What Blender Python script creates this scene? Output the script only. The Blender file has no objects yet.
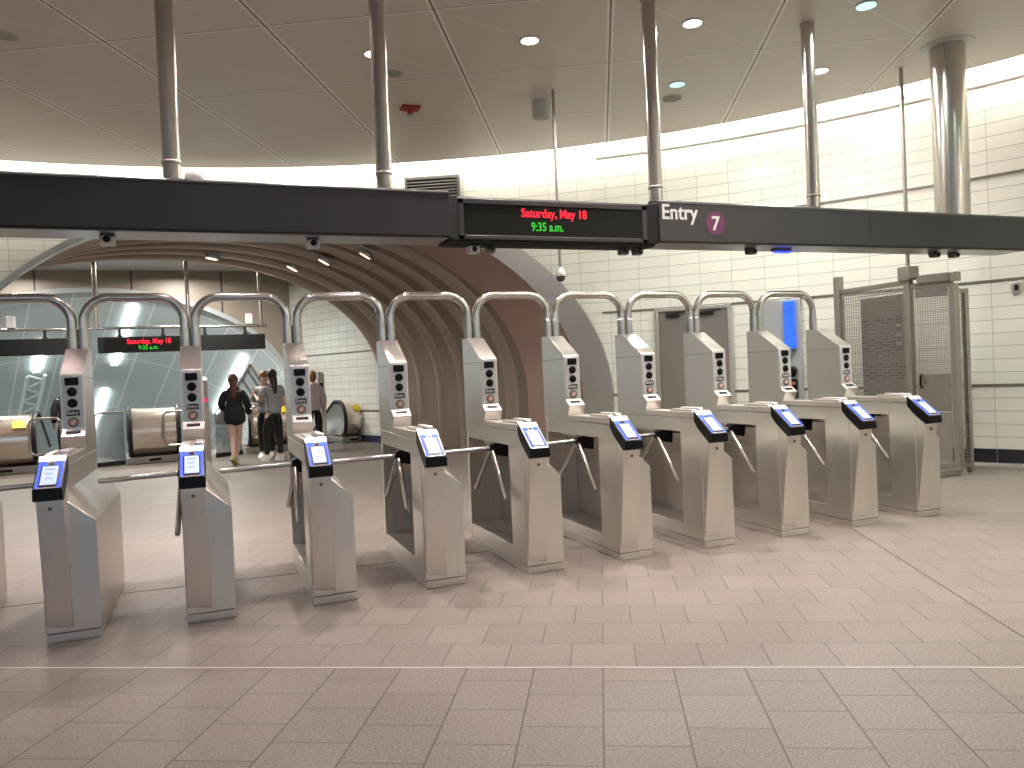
import bpy, bmesh, math, random
from mathutils import Vector, Matrix
random.seed(7)
SC = bpy.context.scene
COL = SC.collection
PI = math.pi
rad = math.radians

# ------------------------------------------------------------------ materials
MATS = {}
def srgb(r, g, b):
    f = lambda c: (c/255/12.92) if c/255 <= .04045 else ((c/255+.055)/1.055)**2.4
    return (f(r), f(g), f(b), 1)

def mat(name, col, rough=.5, metal=0, spec=.5, emit=None, estr=0, trans=0, coat=0, alpha=1):
    m = bpy.data.materials.new(name); m.use_nodes = True
    b = m.node_tree.nodes['Principled BSDF']
    b.inputs['Base Color'].default_value = col if len(col) == 4 else (*col, 1)
    b.inputs['Roughness'].default_value = rough
    b.inputs['Metallic'].default_value = metal
    b.inputs['Specular IOR Level'].default_value = spec
    b.inputs['Coat Weight'].default_value = coat
    b.inputs['Transmission Weight'].default_value = trans
    b.inputs['Alpha'].default_value = alpha
    if emit:
        b.inputs['Emission Color'].default_value = emit if len(emit) == 4 else (*emit, 1)
        b.inputs['Emission Strength'].default_value = estr
    MATS[name] = m
    return m

class NT:
    """tiny node helper"""
    def __init__(s, m):
        s.t = m.node_tree; s.b = s.t.nodes['Principled BSDF']
    def n(s, kind, **kw):
        x = s.t.nodes.new(kind)
        for k, v in kw.items(): setattr(x, k, v)
        return x
    def l(s, a, b): s.t.links.new(a, b)
    def math(s, op, a, b=None, c=None):
        x = s.n('ShaderNodeMath', operation=op)
        for i, v in enumerate((a, b, c)):
            if v is None: continue
            if isinstance(v, (int, float)): x.inputs[i].default_value = v
            else: s.l(v, x.inputs[i])
        return x.outputs[0]
    def mix(s, f, a, b):
        x = s.n('ShaderNodeMix', data_type='RGBA')
        for i, v in ((0, f), (6, a), (7, b)):
            if isinstance(v, (int, float)): x.inputs[i].default_value = v
            elif isinstance(v, tuple): x.inputs[i].default_value = v
            else: s.l(v, x.inputs[i])
        return x.outputs[2]
    def noise(s, scale, vec=None, detail=3, rough=.5):
        x = s.n('ShaderNodeTexNoise'); x.inputs['Scale'].default_value = scale
        x.inputs['Detail'].default_value = detail; x.inputs['Roughness'].default_value = rough
        if vec is not None: s.l(vec, x.inputs['Vector'])
        return x.outputs['Fac']
    def near(s, v, period, phase, half):
        """1 where v is within half of a line at phase + k*period"""
        a = s.math('ADD', v, -phase + period*1000.5)
        f = s.math('FLOORED_MODULO', a, period)
        d = s.math('ABSOLUTE', s.math('ADD', f, -period/2))
        return s.math('LESS_THAN', d, half)

def steel(name, col, rough=.3, stretch=(60, 60, 1.5), var=.12):
    m = mat(name, col, rough, .94); t = NT(m)
    tc = t.n('ShaderNodeTexCoord'); mp = t.n('ShaderNodeMapping'); mp.inputs['Scale'].default_value = stretch
    t.l(tc.outputs['Object'], mp.inputs['Vector'])
    f = t.noise(4, mp.outputs[0], 2)
    t.l(t.math('MULTIPLY_ADD', f, var, rough - var/2), t.b.inputs['Roughness'])
    mp2 = t.n('ShaderNodeMapping'); mp2.inputs['Scale'].default_value = tuple(x*.45 for x in stretch); t.l(tc.outputs['Object'], mp2.inputs['Vector'])
    f2 = t.noise(3.1, mp2.outputs[0], 3, .6)
    t.l(t.mix(f2, tuple(x*.88 for x in col[:3])+(1,), tuple(min(1, x*1.06) for x in col[:3])+(1,)), t.b.inputs['Base Color'])
    bp = t.n('ShaderNodeBump'); bp.inputs['Strength'].default_value = .06; bp.inputs['Distance'].default_value = .002
    t.l(f, bp.inputs['Height']); t.l(bp.outputs[0], t.b.inputs['Normal'])
    return m

M_STEEL = steel('brushed_stainless', (.72, .69, .645), .30)
M_PANEL = steel('satin_stainless_panel', (.76, .72, .67), .33)
M_TUBE = steel('tube_stainless', (.52, .50, .48), .20, (2, 2, 40), .08)
M_POLE = steel('pole_stainless', (.54, .50, .46), .24, (2, 2, 30), .08)
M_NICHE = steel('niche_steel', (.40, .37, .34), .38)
M_FACE = mat('light_grey_face', (.50, .50, .50), .4, .35)
M_BRIGHT = mat('polished_plate', (.55, .54, .53), .4, .7)
M_BLACK = mat('black_plastic', (.005, .005, .006), .3, 0, .14)
M_BLACKM = mat('black_matt', (.010, .0095, .009), .6, 0, .2)
M_BEAM = mat('charcoal_enamel', (.030, .027, .029), .38, 0, .32)
M_BEAMEDGE = mat('charcoal_edge', (.09, .088, .086), .3, .3)
M_TRAY = steel('underside_tray', (.42, .41, .42), .35, (2, 60, 60))
M_SCREEN = mat('led_screen', (.007, .0065, .005), .4, 0, .15)
M_RED = mat('red_led', (.3, .0, .01), .5, emit=(1, .008, .035), estr=1.5)
M_GREEN = mat('green_led', (.0, .2, .0), .5, emit=(.03, .75, .04), estr=.7)
M_WHITE = mat('white_lettering', (.50, .49, .49), .5)
M_PURPLE = mat('purple_bullet', srgb(84, 26, 68), .4)
M_BLUELIGHT = mat('blue_reader_light', (.02, .06, .4), .6, 0, .2, emit=(.05, .13, 1), estr=1.1)
M_RSCREEN = mat('reader_screen', (.2, .22, .3), .7, 0, .15, emit=(.50, .62, 1), estr=1.25)
M_RSCREEN2 = mat('reader_screen_glare', (.5, .5, .5), .7, 0, .15, emit=(.93, .95, 1), estr=1.5)
M_MAUVE = mat('reader_face_plate', (.17, .15, .17), .25)
M_RLINE = mat('reader_screen_text', (.1, .1, .3), .4, emit=(.36, .46, .95), estr=.95)
M_ORANGE = mat('arrow_orange', (.36, .15, .11), .4, emit=(.8, .25, .15), estr=.10)
M_GREENRING = mat('arrow_green_ring', (.03, .09, .06), .4)
M_LAMP = mat('lamp_lens_white', (.9, .88, .88), .4, emit=(1, .93, .93), estr=6)
M_LAMPC = mat('lamp_lens_cyan', (.7, .9, .9), .4, emit=(.45, .95, .98), estr=1.5)
M_LAMPW = mat('lamp_lens_warm', (.9, .7, .6), .4, emit=(1, .66, .52), estr=3)
M_LAMPOFF = mat('lamp_lens_off', (.36, .33, .30), .4)
M_RIM = mat('lamp_rim', (.5, .48, .45), .35, .4)
M_WPLASTIC = mat('white_plastic', (.62, .61, .60), .4)
M_SPRINK = mat('red_sprinkler', (.35, .02, .015), .4)
M_COVE = mat('cove_light', (1, 1, 1), .5, emit=(1, .975, .90), estr=36)
M_COVEC = mat('cove_cool_fill', (1, 1, 1), .5, emit=(.62, .76, 1), estr=22)  # cool glow added behind the camera to blue the turnstile fronts
M_COVED = mat('cove_light_dim', (1, 1, 1), .5, emit=(1, .975, .90), estr=13)
M_STRIP = mat('shaft_strip_light', (1, 1, 1), .5, emit=(.90, .97, 1), estr=8)
M_RUBBER = mat('black_rubber', (.016, .015, .015), .45)
M_YELLOW = mat('yellow_label', (.75, .60, .03), .5)
M_PINKWALL = mat('vault_reveal_paint', (.34, .22, .185), .42)
M_RIB = mat('vault_rib_bronze_shaded', (.27, .212, .165), .55, .2)  # darker copy of the rib brown, shade painted into the troughs
M_RIBEDGE = mat('vault_rib_edge_lit', (.38, .31, .255), .30, .5)  # lighter copy of the rib brown, painting the rolled edges as lit
M_SOFFIT = mat('hall_soffit_paint', (.55, .53, .50), .5)
M_GLASS = mat('balustrade_glass', (.42, .50, .50), .08, 0, .5, alpha=.45)
M_BLUESIGN = mat('blue_sign_light', (.02, .08, .5), .35, emit=(.03, .15, 1), estr=.95)
M_BLUESIGND = mat('blue_sign_glyph', (.02, .06, .3), .35, emit=(.02, .09, .62), estr=.7)
M_DARKSTONE = mat('dark_plinth', (.018, .019, .026), .25)
M_JOINT = mat('joint_sealant', (.07, .06, .055), .7)
M_PALE = mat('pale_strip', (.50, .46, .43), .35)
M_BORDER = mat('floor_border', (.24, .225, .20), .5)
M_STRIPE = mat('wall_reveal_strip', (.20, .185, .165), .35, .5)

# floor pavers -------------------------------------------------------------
A27 = rad(27.6)
E1 = Vector((math.cos(A27), -math.sin(A27), 0)); E2 = Vector((math.sin(A27), math.cos(A27), 0))
def floor_material():
    m = mat('granite_pavers', (.3, .27, .25), .5); t = NT(m)
    g = t.n('ShaderNodeNewGeometry')
    def dot(v):
        x = t.n('ShaderNodeVectorMath', operation='DOT_PRODUCT'); t.l(g.outputs['Position'], x.inputs[0]); x.inputs[1].default_value = v
        return x.outputs['Value']
    a, b = dot(E1), dot(E2)
    def zone(u, v, pu, pv, wu, wv):
        """running bond: rows stack along v"""
        vv = t.math('DIVIDE', t.math('ADD', v, -pv + wv*400), wv)
        row = t.math('FLOOR', vv)
        fv = t.math('FRACT', vv)
        uu = t.math('ADD', t.math('DIVIDE', t.math('ADD', u, -pu + wu*400), wu), t.math('MULTIPLY', t.math('MODULO', row, 2), .5))
        fu = t.math('FRACT', uu)
        cell = t.math('ADD', t.math('MULTIPLY', row, 17.31), t.math('MULTIPLY', t.math('FLOOR', uu), 5.77))
        du = t.math('MULTIPLY', t.math('MINIMUM', fu, t.math('SUBTRACT', 1, fu)), wu)
        dv = t.math('MULTIPLY', t.math('MINIMUM', fv, t.math('SUBTRACT', 1, fv)), wv)
        return du, dv, cell
    fu, fv, fc = zone(a, b, -1.076, 4.364, .343, .3485)
    nu, nv, nc = zone(b, a, 3.845, -.048, .334, .356)
    near = t.math('LESS_THAN', b, 4.01)
    far = t.math('SUBTRACT', 1, near)
    jf = t.math('MAXIMUM', t.math('LESS_THAN', fu, .0032), t.math('LESS_THAN', fv, .0032))
    jn = t.math('MAXIMUM', t.math('LESS_THAN', nu, .003), t.math('LESS_THAN', nv, .0042))
    joint = t.math('ADD', t.math('MULTIPLY', jf, far), t.math('MULTIPLY', jn, near))
    cell = t.math('ADD', t.math('MULTIPLY', fc, far), t.math('MULTIPLY', nc, near))
    wn = t.n('ShaderNodeTexWhiteNoise', noise_dimensions='1D'); t.l(cell, wn.inputs['W'])
    sp = t.noise(75, g.outputs['Position'], 4, .8)
    sp2 = t.noise(1.3, g.outputs['Position'], 2)
    v = t.math('ADD', t.math('MULTIPLY_ADD', sp, 3.6, -.86), t.math('MULTIPLY', wn.outputs['Value'], .16))
    v = t.math('ADD', v, t.math('MULTIPLY', sp2, .12))
    c = t.n('ShaderNodeVectorMath', operation='SCALE'); c.inputs[0].default_value = (.132, .112, .096); t.l(v, c.inputs['Scale'])
    t.l(t.mix(t.math('MULTIPLY', joint, .9), c.outputs[0], (.03, .026, .023, 1)), t.b.inputs['Base Color'])
    t.l(t.math('MULTIPLY_ADD', sp, .25, .36), t.b.inputs['Roughness'])
    bp = t.n('ShaderNodeBump'); bp.inputs['Strength'].default_value = .15; bp.inputs['Distance'].default_value = .004
    t.l(t.math('SUBTRACT', sp, joint), bp.inputs['Height']); t.l(bp.outputs[0], t.b.inputs['Normal'])
    return m
M_FLOOR = floor_material()

def ceiling_material():
    m = mat('metal_ceiling_panels', (.36, .32, .285), .3, 0, .35); t = NT(m)
    g = t.n('ShaderNodeNewGeometry')
    def dot(v):
        x = t.n('ShaderNodeVectorMath', operation='DOT_PRODUCT'); t.l(g.outputs['Position'], x.inputs[0]); x.inputs[1].default_value = v
        return x.outputs['Value']
    a, b = dot(E1), dot(E2)
    P = 1.812
    la = t.near(a, P, .27, .042); da = t.near(a, P, .27, .011)
    lb = t.near(b, P, 7.92, .018); db = t.near(t.math('ADD', b, .012), P, 7.92, .006)
    dg = t.near(t.math('SUBTRACT', a, b), P, .27-7.92, .010)
    light = t.math('MAXIMUM', t.math('MAXIMUM', la, lb), t.math('MULTIPLY', dg, .55))
    dark = t.math('MAXIMUM', da, db)
    n = t.noise(.5, g.outputs['Position'], 2)
    base = t.mix(n, (.68, .63, .57, 1), (.73, .68, .62, 1))
    c = t.mix(light, base, (.95, .91, .85, 1))
    c = t.mix(dark, c, (.16, .14, .12, 1))
    t.l(c, t.b.inputs['Base Color'])
    t.l(t.math('MULTIPLY_ADD', n, .06, .32), t.b.inputs['Roughness'])
    return m
M_CEIL = ceiling_material()

def tile_material(name, base, grout, w, h, pu=0, pv=0, rough=.22):
    m = mat(name, base, rough); t = NT(m)
    uv = t.n('ShaderNodeUVMap'); s = t.n('ShaderNodeSeparateXYZ'); t.l(uv.outputs[0], s.inputs[0])
    j = t.math('MAXIMUM', t.near(s.outputs[0], w, pu, .0035), t.near(s.outputs[1], h, pv, .0042))
    cu = t.math('FLOOR', t.math('DIVIDE', t.math('ADD', s.outputs[0], -pu), w)); cv = t.math('FLOOR', t.math('DIVIDE', t.math('ADD', s.outputs[1], -pv), h))
    wn = t.n('ShaderNodeTexWhiteNoise', noise_dimensions='1D'); t.l(t.math('ADD', t.math('MULTIPLY', cu, 7.13), t.math('MULTIPLY', cv, 3.71)), wn.inputs['W'])
    c = t.mix(wn.outputs['Value'], tuple(x*.94 for x in base[:3])+(1,), (*base[:3], 1))
    t.l(t.mix(j, c, (*grout, 1)), t.b.inputs['Base Color'])
    t.l(t.math('MULTIPLY_ADD', j, .5, rough), t.b.inputs['Roughness'])
    bp = t.n('ShaderNodeBump'); bp.inputs['Strength'].default_value = .3; bp.inputs['Distance'].default_value = .003
    t.l(t.math('SUBTRACT', 1, j), bp.inputs['Height']); t.l(bp.outputs[0], t.b.inputs['Normal'])
    return m
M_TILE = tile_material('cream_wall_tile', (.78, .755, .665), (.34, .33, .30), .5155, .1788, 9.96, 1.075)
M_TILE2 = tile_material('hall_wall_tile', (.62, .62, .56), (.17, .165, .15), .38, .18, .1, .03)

def panel_material(name, base, line, w, h, pu, pv, half, rough, metal=0):
    m = mat(name, base, rough, metal); t = NT(m)
    uv = t.n('ShaderNodeUVMap'); s = t.n('ShaderNodeSeparateXYZ'); t.l(uv.outputs[0], s.inputs[0])
    j = t.near(s.outputs[0], w, pu, half)
    if h: j = t.math('MAXIMUM', j, t.near(s.outputs[1], h, pv, half))
    t.l(t.mix(j, (*base[:3], 1), (*line, 1)), t.b.inputs['Base Color'])
    return m
M_SHAFT = panel_material('shaft_glass_panels', (.60, .66, .66), (.86, .90, .90), .95, 2.6, .1, .4, .020, .25)
M_MOUTH = panel_material('bronze_wall_panels', (.36, .305, .25), (.05, .045, .04), 2.15, None, .35, 0, .02, .4, .15)
M_HATCH = panel_material('ribbed_side_panel', (.42, .47, .48), (.14, .16, .17), .22, None, 0, 0, .03, .35)

# ------------------------------------------------------------------ mesh builder
class MB:
    def __init__(s):
        s.bm = bmesh.new(); s.uv = None
    def box(s, a, b):
        x0, y0, z0 = a; x1, y1, z1 = b
        v = [s.bm.verts.new(p) for p in ((x0,y0,z0),(x1,y0,z0),(x1,y1,z0),(x0,y1,z0),(x0,y0,z1),(x1,y0,z1),(x1,y1,z1),(x0,y1,z1))]
        for f in ((3,2,1,0),(4,5,6,7),(0,1,5,4),(1,2,6,5),(2,3,7,6),(3,0,4,7)): s.bm.faces.new([v[i] for i in f])
        return s
    def prism(s, pts, a, b, axis='x'):
        """extrude a polygon; axis x: pts are (y,z); y: (x,z); z: (x,y)"""
        def P(q, h):
            return {'x': (h, q[0], q[1]), 'y': (q[0], h, q[1]), 'z': (q[0], q[1], h)}[axis]
        A = [s.bm.verts.new(P(q, a)) for q in pts]; B = [s.bm.verts.new(P(q, b)) for q in pts]
        n = len(pts)
        s.bm.faces.new(A[::-1]); s.bm.faces.new(B)
        for i in range(n): s.bm.faces.new((A[i], A[(i+1)%n], B[(i+1)%n], B[i]))
        return s
    def hull(s, pts):
        vs = [s.bm.verts.new(p) for p in pts]
        r = bmesh.ops.convex_hull(s.bm, input=vs)
        bad = [g for g in r['geom_interior'] if isinstance(g, bmesh.types.BMVert)] + [g for g in r['geom_unused'] if isinstance(g, bmesh.types.BMVert)]
        if bad: bmesh.ops.delete(s.bm, geom=list(set(bad)), context='VERTS')
        return s
    def tube(s, path, r, seg=16, caps=True, closed=False):
        path = [Vector(p) for p in path]; n = len(path)
        rs = r if isinstance(r, (list, tuple)) else [r]*n
        rings = []; up = None
        for i, p in enumerate(path):
            if closed: d = (path[(i+1)%n]-path[i-1])
            else: d = (path[min(i+1, n-1)]-path[max(i-1, 0)])
            d.normalize()
            if up is None:
                up = Vector((0, 0, 1)) if abs(d.z) < .9 else Vector((1, 0, 0))
            x = d.cross(up)
            if x.length < 1e-4: x = d.orthogonal()
            x.normalize(); y = d.cross(x).normalized(); up = -y if False else x.cross(d).normalized()
            rings.append([s.bm.verts.new(p + (x*math.cos(2*PI*k/seg) + up*math.sin(2*PI*k/seg))*rs[i]) for k in range(seg)])
        m = n if closed else n-1
        for i in range(m):
            A, B = rings[i], rings[(i+1) % n]
            for k in range(seg): s.bm.faces.new((A[k], A[(k+1)%seg], B[(k+1)%seg], B[k]))
        if caps and not closed:
            s.bm.faces.new(rings[0][::-1]); s.bm.faces.new(rings[-1])
        return s
    def cyl(s, a, b, r, seg=20, r2=None):
        return s.tube([a, b], [r, r if r2 is None else r2], seg)
    def lathe(s, prof, c=(0, 0, 0), seg=24, axis='z'):
        """profile of (r, h)"""
        c = Vector(c); rings = []
        for r, h in prof:
            ring = []
            for k in range(seg):
                u, w = r*math.cos(2*PI*k/seg), r*math.sin(2*PI*k/seg)
                o = {'z': (u, w, h), 'x': (h, u, w), 'y': (w, h, u)}[axis]
                ring.append(s.bm.verts.new(c + Vector(o)))
            rings.append(ring)
        for A, B in zip(rings, rings[1:]):
            for k in range(seg): s.bm.faces.new((A[k], A[(k+1)%seg], B[(k+1)%seg], B[k]))
        s.bm.faces.new(rings[0][::-1]); s.bm.faces.new(rings[-1])
        return s
    def ball(s, c, r, seg=14, scale=(1, 1, 1), rot=None):
        M = Matrix.Translation(c) @ (rot.to_4x4() if rot else Matrix()) @ Matrix.Diagonal((*scale, 1))
        bmesh.ops.create_uvsphere(s.bm, u_segments=seg, v_segments=max(6, seg*2//3), radius=r, matrix=M)
        return s
    def quad(s, pts, uvs=None):
        f = s.bm.faces.new([s.bm.verts.new(p) for p in pts])
        if uvs:
            L = s.bm.loops.layers.uv.verify()
            for l, u in zip(f.loops, uvs): l[L].uv = u
        return s
    def grid(s, rows, uvs=None, close=False):
        """rows of points -> quads, optionally with uv rows"""
        V = [[s.bm.verts.new(p) for p in r] for r in rows]
        L = s.bm.loops.layers.uv.verify() if uvs else None
        for i in range(len(V)-1):
            for j in range(len(V[i])-1):
                try: f = s.bm.faces.new((V[i][j], V[i][j+1], V[i+1][j+1], V[i+1][j]))
                except ValueError: continue
                if L:
                    for l, (p, q) in zip(f.loops, ((i, j), (i, j+1), (i+1, j+1), (i+1, j))): l[L].uv = uvs[p][q]
        return s
    def xform(s, M):
        s.bm.transform(M); return s
    def build(s, name, m, parent=None, bevel=0, smooth=35, recalc=True, solid=0, bseg=2):
        if recalc: bmesh.ops.recalc_face_normals(s.bm, faces=s.bm.faces)
        me = bpy.data.meshes.new(name); s.bm.to_mesh(me); s.bm.free()
        me.materials.append(m)
        if smooth:
            for p in me.polygons: p.use_smooth = True
            me.set_sharp_from_angle(angle=rad(smooth))
        o = bpy.data.objects.new(name, me); COL.objects.link(o)
        if parent: o.parent = parent
        if bevel:
            md = o.modifiers.new('bevel', 'BEVEL'); md.width = bevel; md.segments = bseg; md.limit_method = 'ANGLE'; md.angle_limit = rad(40)
        if solid:
            md = o.modifiers.new('solid', 'SOLIDIFY'); md.thickness = solid; md.offset = 0
        return o

def tag(o, label=None, cat=None, group=None, kind=None):
    if label: o['label'] = label
    if cat: o['category'] = cat
    if group: o['group'] = group
    if kind: o['kind'] = kind
    return o
def struct(o, label=None, cat=None):
    return tag(o, label, cat, kind='structure')
def empty(name, loc=(0, 0, 0), rz=0, label=None, cat=None, group=None):
    o = bpy.data.objects.new(name, None); COL.objects.link(o); o.empty_display_size = .1
    o.location = loc; o.rotation_euler = (0, 0, rz)
    return tag(o, label, cat, group)
KIDS = {}
def copy_tree(o, parent=None):
    c = o.copy(); COL.objects.link(c)
    if parent: c.parent = parent
    for ch in o.children: copy_tree(ch, c)
    return c
def text_mesh(name, body, size, m, parent, loc, rot, extrude=.002, offset=0., align='LEFT', sx=1.):
    cu = bpy.data.curves.new(name, 'FONT'); cu.body = body; cu.size = size; cu.extrude = extrude; cu.offset = offset; cu.align_x = align
    cu.resolution_u = 3
    t = bpy.data.objects.new(name, cu); COL.objects.link(t)
    dg = bpy.context.evaluated_depsgraph_get(); dg.update()
    me = bpy.data.meshes.new_from_object(t.evaluated_get(dg))
    bpy.data.objects.remove(t); bpy.data.curves.remove(cu)
    me.transform(Matrix.Diagonal((sx, 1, 1, 1))); me.name = name
    me.materials.clear(); me.materials.append(m)
    o = bpy.data.objects.new(name, me); COL.objects.link(o)
    o.parent = parent; o.location = loc; o.rotation_euler = rot
    return o

# ------------------------------------------------------------------ camera
EYE = 1.55; F_PX = 776.43; YAW = .3683; PITCH = .016; ROLL = -.0437
f = Vector((math.sin(YAW)*math.cos(PITCH), math.cos(YAW)*math.cos(PITCH), -math.sin(PITCH)))
r = Vector((math.cos(YAW), -math.sin(YAW), 0)); u = r.cross(f)
c_, s_ = math.cos(ROLL), math.sin(ROLL)
rr = r*c_ + u*s_; uu = u*c_ - r*s_
cam = bpy.data.cameras.new('camera'); co = bpy.data.objects.new('camera', cam); COL.objects.link(co)
cam.sensor_fit = 'HORIZONTAL'; cam.sensor_width = 36; cam.lens = F_PX/1024*36; cam.clip_start = .05; cam.clip_end = 200
M3 = Matrix((rr, uu, -f)).transposed()
co.matrix_world = Matrix.Translation((0, 0, EYE)) @ M3.to_4x4()
SC.camera = co

# ------------------------------------------------------------------ the round room
CX, CY, RW, RC, ZC = -2.2, 1.4, 13.7, 13.2, 5.3
TH0 = 15.3
def onwall(th, z, r=RW):
    t = rad(th); return Vector((CX + r*math.sin(t), CY + r*math.cos(t), z))

# wall with the arched opening
A_OUT, B_OUT, A_IN, B_IN, ZSP = 24.2, 4.0, 23.0, 3.8, 1.0
THI = 14.3                                            # the inner edge sits a little to the left: the ring is a crescent
THM = 14.8
def arch_z(d, a, b): return ZSP + b*math.sqrt(max(0, 1-(d/a)**2))
am, bmh = 23.6, 3.9
cols = []
ths = [THM+am + i*(360-2*am)/220 for i in range(221)]
for t in ths: cols.append((t, 0))
for i in range(81):
    d = -am*math.cos(PI*i/80); cols.append((THM+360+d, arch_z(d, am, bmh)))
rows = [[onwall(t, zl), onwall(t, 5.75)] for t, zl in cols]
uvs = [[(rad(t)*RW, zl), (rad(t)*RW, 5.75)] for t, zl in cols]
w = MB(); w.grid(rows, uvs)
struct(w.build('wall_back', M_TILE, recalc=False, smooth=60))

# horizontal reveal strips, base course, floor border (they stop at the portal)
def ring_band(z0, z1, r0, r1, name, m, full=False, n=200):
    b = MB(); prof = [(r0, z0), (r0, z1), (r1, z1), (r1, z0), (r0, z0)]
    t0, t1 = (0, 360) if full else (TH0+A_OUT-.6, TH0+360-A_OUT+.6)
    b.grid([[onwall(t0+(t1-t0)*i/n, z, r_) for r_, z in prof] for i in range(n+1)])
    return struct(b.build(name, m, smooth=40))
ring_band(1.058, 1.092, RW-.012, RW+.01, 'trim_1', M_STRIPE)
ring_band(2.488, 2.522, RW-.012, RW+.01, 'trim_2', M_STRIPE)
ring_band(3.918, 3.952, RW-.012, RW+.01, 'trim_3', M_STRIPE)
ring_band(5.165, 5.195, RW-.012, RW+.01, 'trim_4', M_STRIPE)
ring_band(0.0, .195, RW-.015, RW+.01, 'baseboard_back', M_DARKSTONE)
# pale joints between the dark base tiles
b = MB()
for i in range(110):
    th = 41.68 + i*2.156*1.0
    p = onwall(th, 0, RW-.0165); q = onwall(th+.035, 0, RW-.0165)
    b.quad([(p.x, p.y, 0), (q.x, q.y, 0), (q.x, q.y, .195), (p.x, p.y, .195)])
struct(b.build('trim_5', M_STRIPE, smooth=0))
ring_band(-.02, .004, RW-.42, RW-.01, 'trim_6', M_BORDER)

# floor: disc + ruled patch through the portal up to the escalator landing
b = MB()
n = 128
ctr = b.bm.verts.new((CX, CY, 0)); rim = [b.bm.verts.new(onwall(360*i/n, 0)) for i in range(n)]
for i in range(n): b.bm.faces.new((ctr, rim[(i+1) % n], rim[i]))
L0, L1 = Vector((-6.3, 17.05, 0)), Vector((3.75, 19.4, 0))
rws = []
for i in range(25):
    t = i/24; rws.append([onwall(THI-A_IN+2*A_IN*t, 0), L0.lerp(L1, t), L0.lerp(L1, t) - Vector((0, 0, .5))])
b.grid(rws)
struct(b.build('floor', M_FLOOR, smooth=20))

# strips in the floor
def strip(p, q, wd, z, name, m):
    p, q = Vector(p), Vector(q); d = (q-p).normalized(); s = Vector((-d.y, d.x, 0))*wd/2
    b = MB(); b.prism([(p-s)[:2], (q-s)[:2], (q+s)[:2], (p+s)[:2]], -.01, z, 'z')
    return struct(b.build(name, m, smooth=0))
strip(E2*4.01 + E1*-6, E2*4.01 + E1*2.6, .010, .0025, 'trim_7', M_PALE)
strip(E1*2.205 + E2*4.1, E1*2.205 + E2*9.9, .009, .002, 'trim_8', M_JOINT)
strip((-4.2, 6.77, 0), (2.6, 6.34, 0), .014, .002, 'trim_9', M_JOINT)

# ceiling disc with a rim, plenum cap and cove light
b = MB(); n = 160
ctr = b.bm.verts.new((CX, CY, ZC)); rim = [b.bm.verts.new(onwall(360*i/n, ZC, RC)) for i in range(n)]
for i in range(n): b.bm.faces.new((ctr, rim[i], rim[(i+1) % n]))
struct(b.build('ceiling', M_CEIL, smooth=20, recalc=False))
ring_band(ZC-.004, ZC+.16, RC-.01, RC+.012, 'trim_10', M_RIM, True)
b = MB(); b.grid([[onwall(360*i/n, 5.75, 1.), onwall(360*i/n, 5.75, RW+.05)] for i in range(n+1)])
struct(b.build('ceiling_plenum', M_SOFFIT, smooth=20))
for j in range(36):
    b = MB(); a0 = j*10
    b.grid([[onwall(a0+9.6*i/6, 5.56, RC+.10), onwall(a0+9.6*i/6, 5.56, RC+.26), onwall(a0+9.6*i/6, 5.60, RC+.26), onwall(a0+9.6*i/6, 5.60, RC+.10), onwall(a0+9.6*i/6, 5.56, RC+.10)] for i in range(7)])
    o = b.build('trim_%d' % (40+j), M_COVEC if 150 <= a0 <= 225 else (M_COVED if 225 < a0 < 330 else M_COVE), smooth=40); struct(o)

# ------------------------------------------------------------------ portal ring, vault, hall
def se(phi, n):
    c, s = math.cos(phi), math.sin(phi)
    return math.copysign(abs(c)**(2/n), c), abs(s)**(2/n)
NPHI = 64
def arc_params():
    out = [(0, .0), (0, .35), (0, .7)]
    out = [('R', .0), ('R', .35), ('R', .7)] + [('A', PI*i/NPHI) for i in range(NPHI+1)] + [('L', .7), ('L', .35), ('L', .0)]
    return out
PAR = arc_params()
def Opt(k, v, a, bb, off=0, r=RW, th=TH0):
    """outer curve on the round wall"""
    a2 = a + math.degrees(off/RW); b2 = bb + off
    if k == 'A': uu_, w_ = se(v, 2.0); return onwall(th + a2*uu_, ZSP + b2*w_, r)
    return onwall(th + (a2 if k == 'R' else -a2), v*ZSP, r)
IX, IA, IZ, IB, IY = -1.2, 4.87, 1.2, 3.05, 18.3
def Ipt(k, v, off=0):
    if k == 'A': uu_, w_ = se(v, 2.25); return Vector((IX + (IA+off)*uu_, IY, IZ + (IB+off)*w_))
    return Vector((IX + (IA+off)*(1 if k == 'R' else -1), IY, v*IZ))
def Vpt(t, k, v, off=0): return Opt(k, v, A_IN, B_IN, off, RW, THI).lerp(Ipt(k, v, off), t)

# steel portal ring
b = MB()
b.grid([[Opt(k, v, A_OUT, B_OUT, 0, RW+.02), Opt(k, v, A_OUT, B_OUT, 0, RW-.10), Opt(k, v, A_IN, B_IN, 0, RW-.10, THI), Opt(k, v, A_IN, B_IN, 0, RW+.05, THI)] for k, v in PAR])
struct(b.build('trim_11', steel('portal_steel', (.50, .48, .45), .36, (3, 3, 3), .1), smooth=40))
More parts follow.
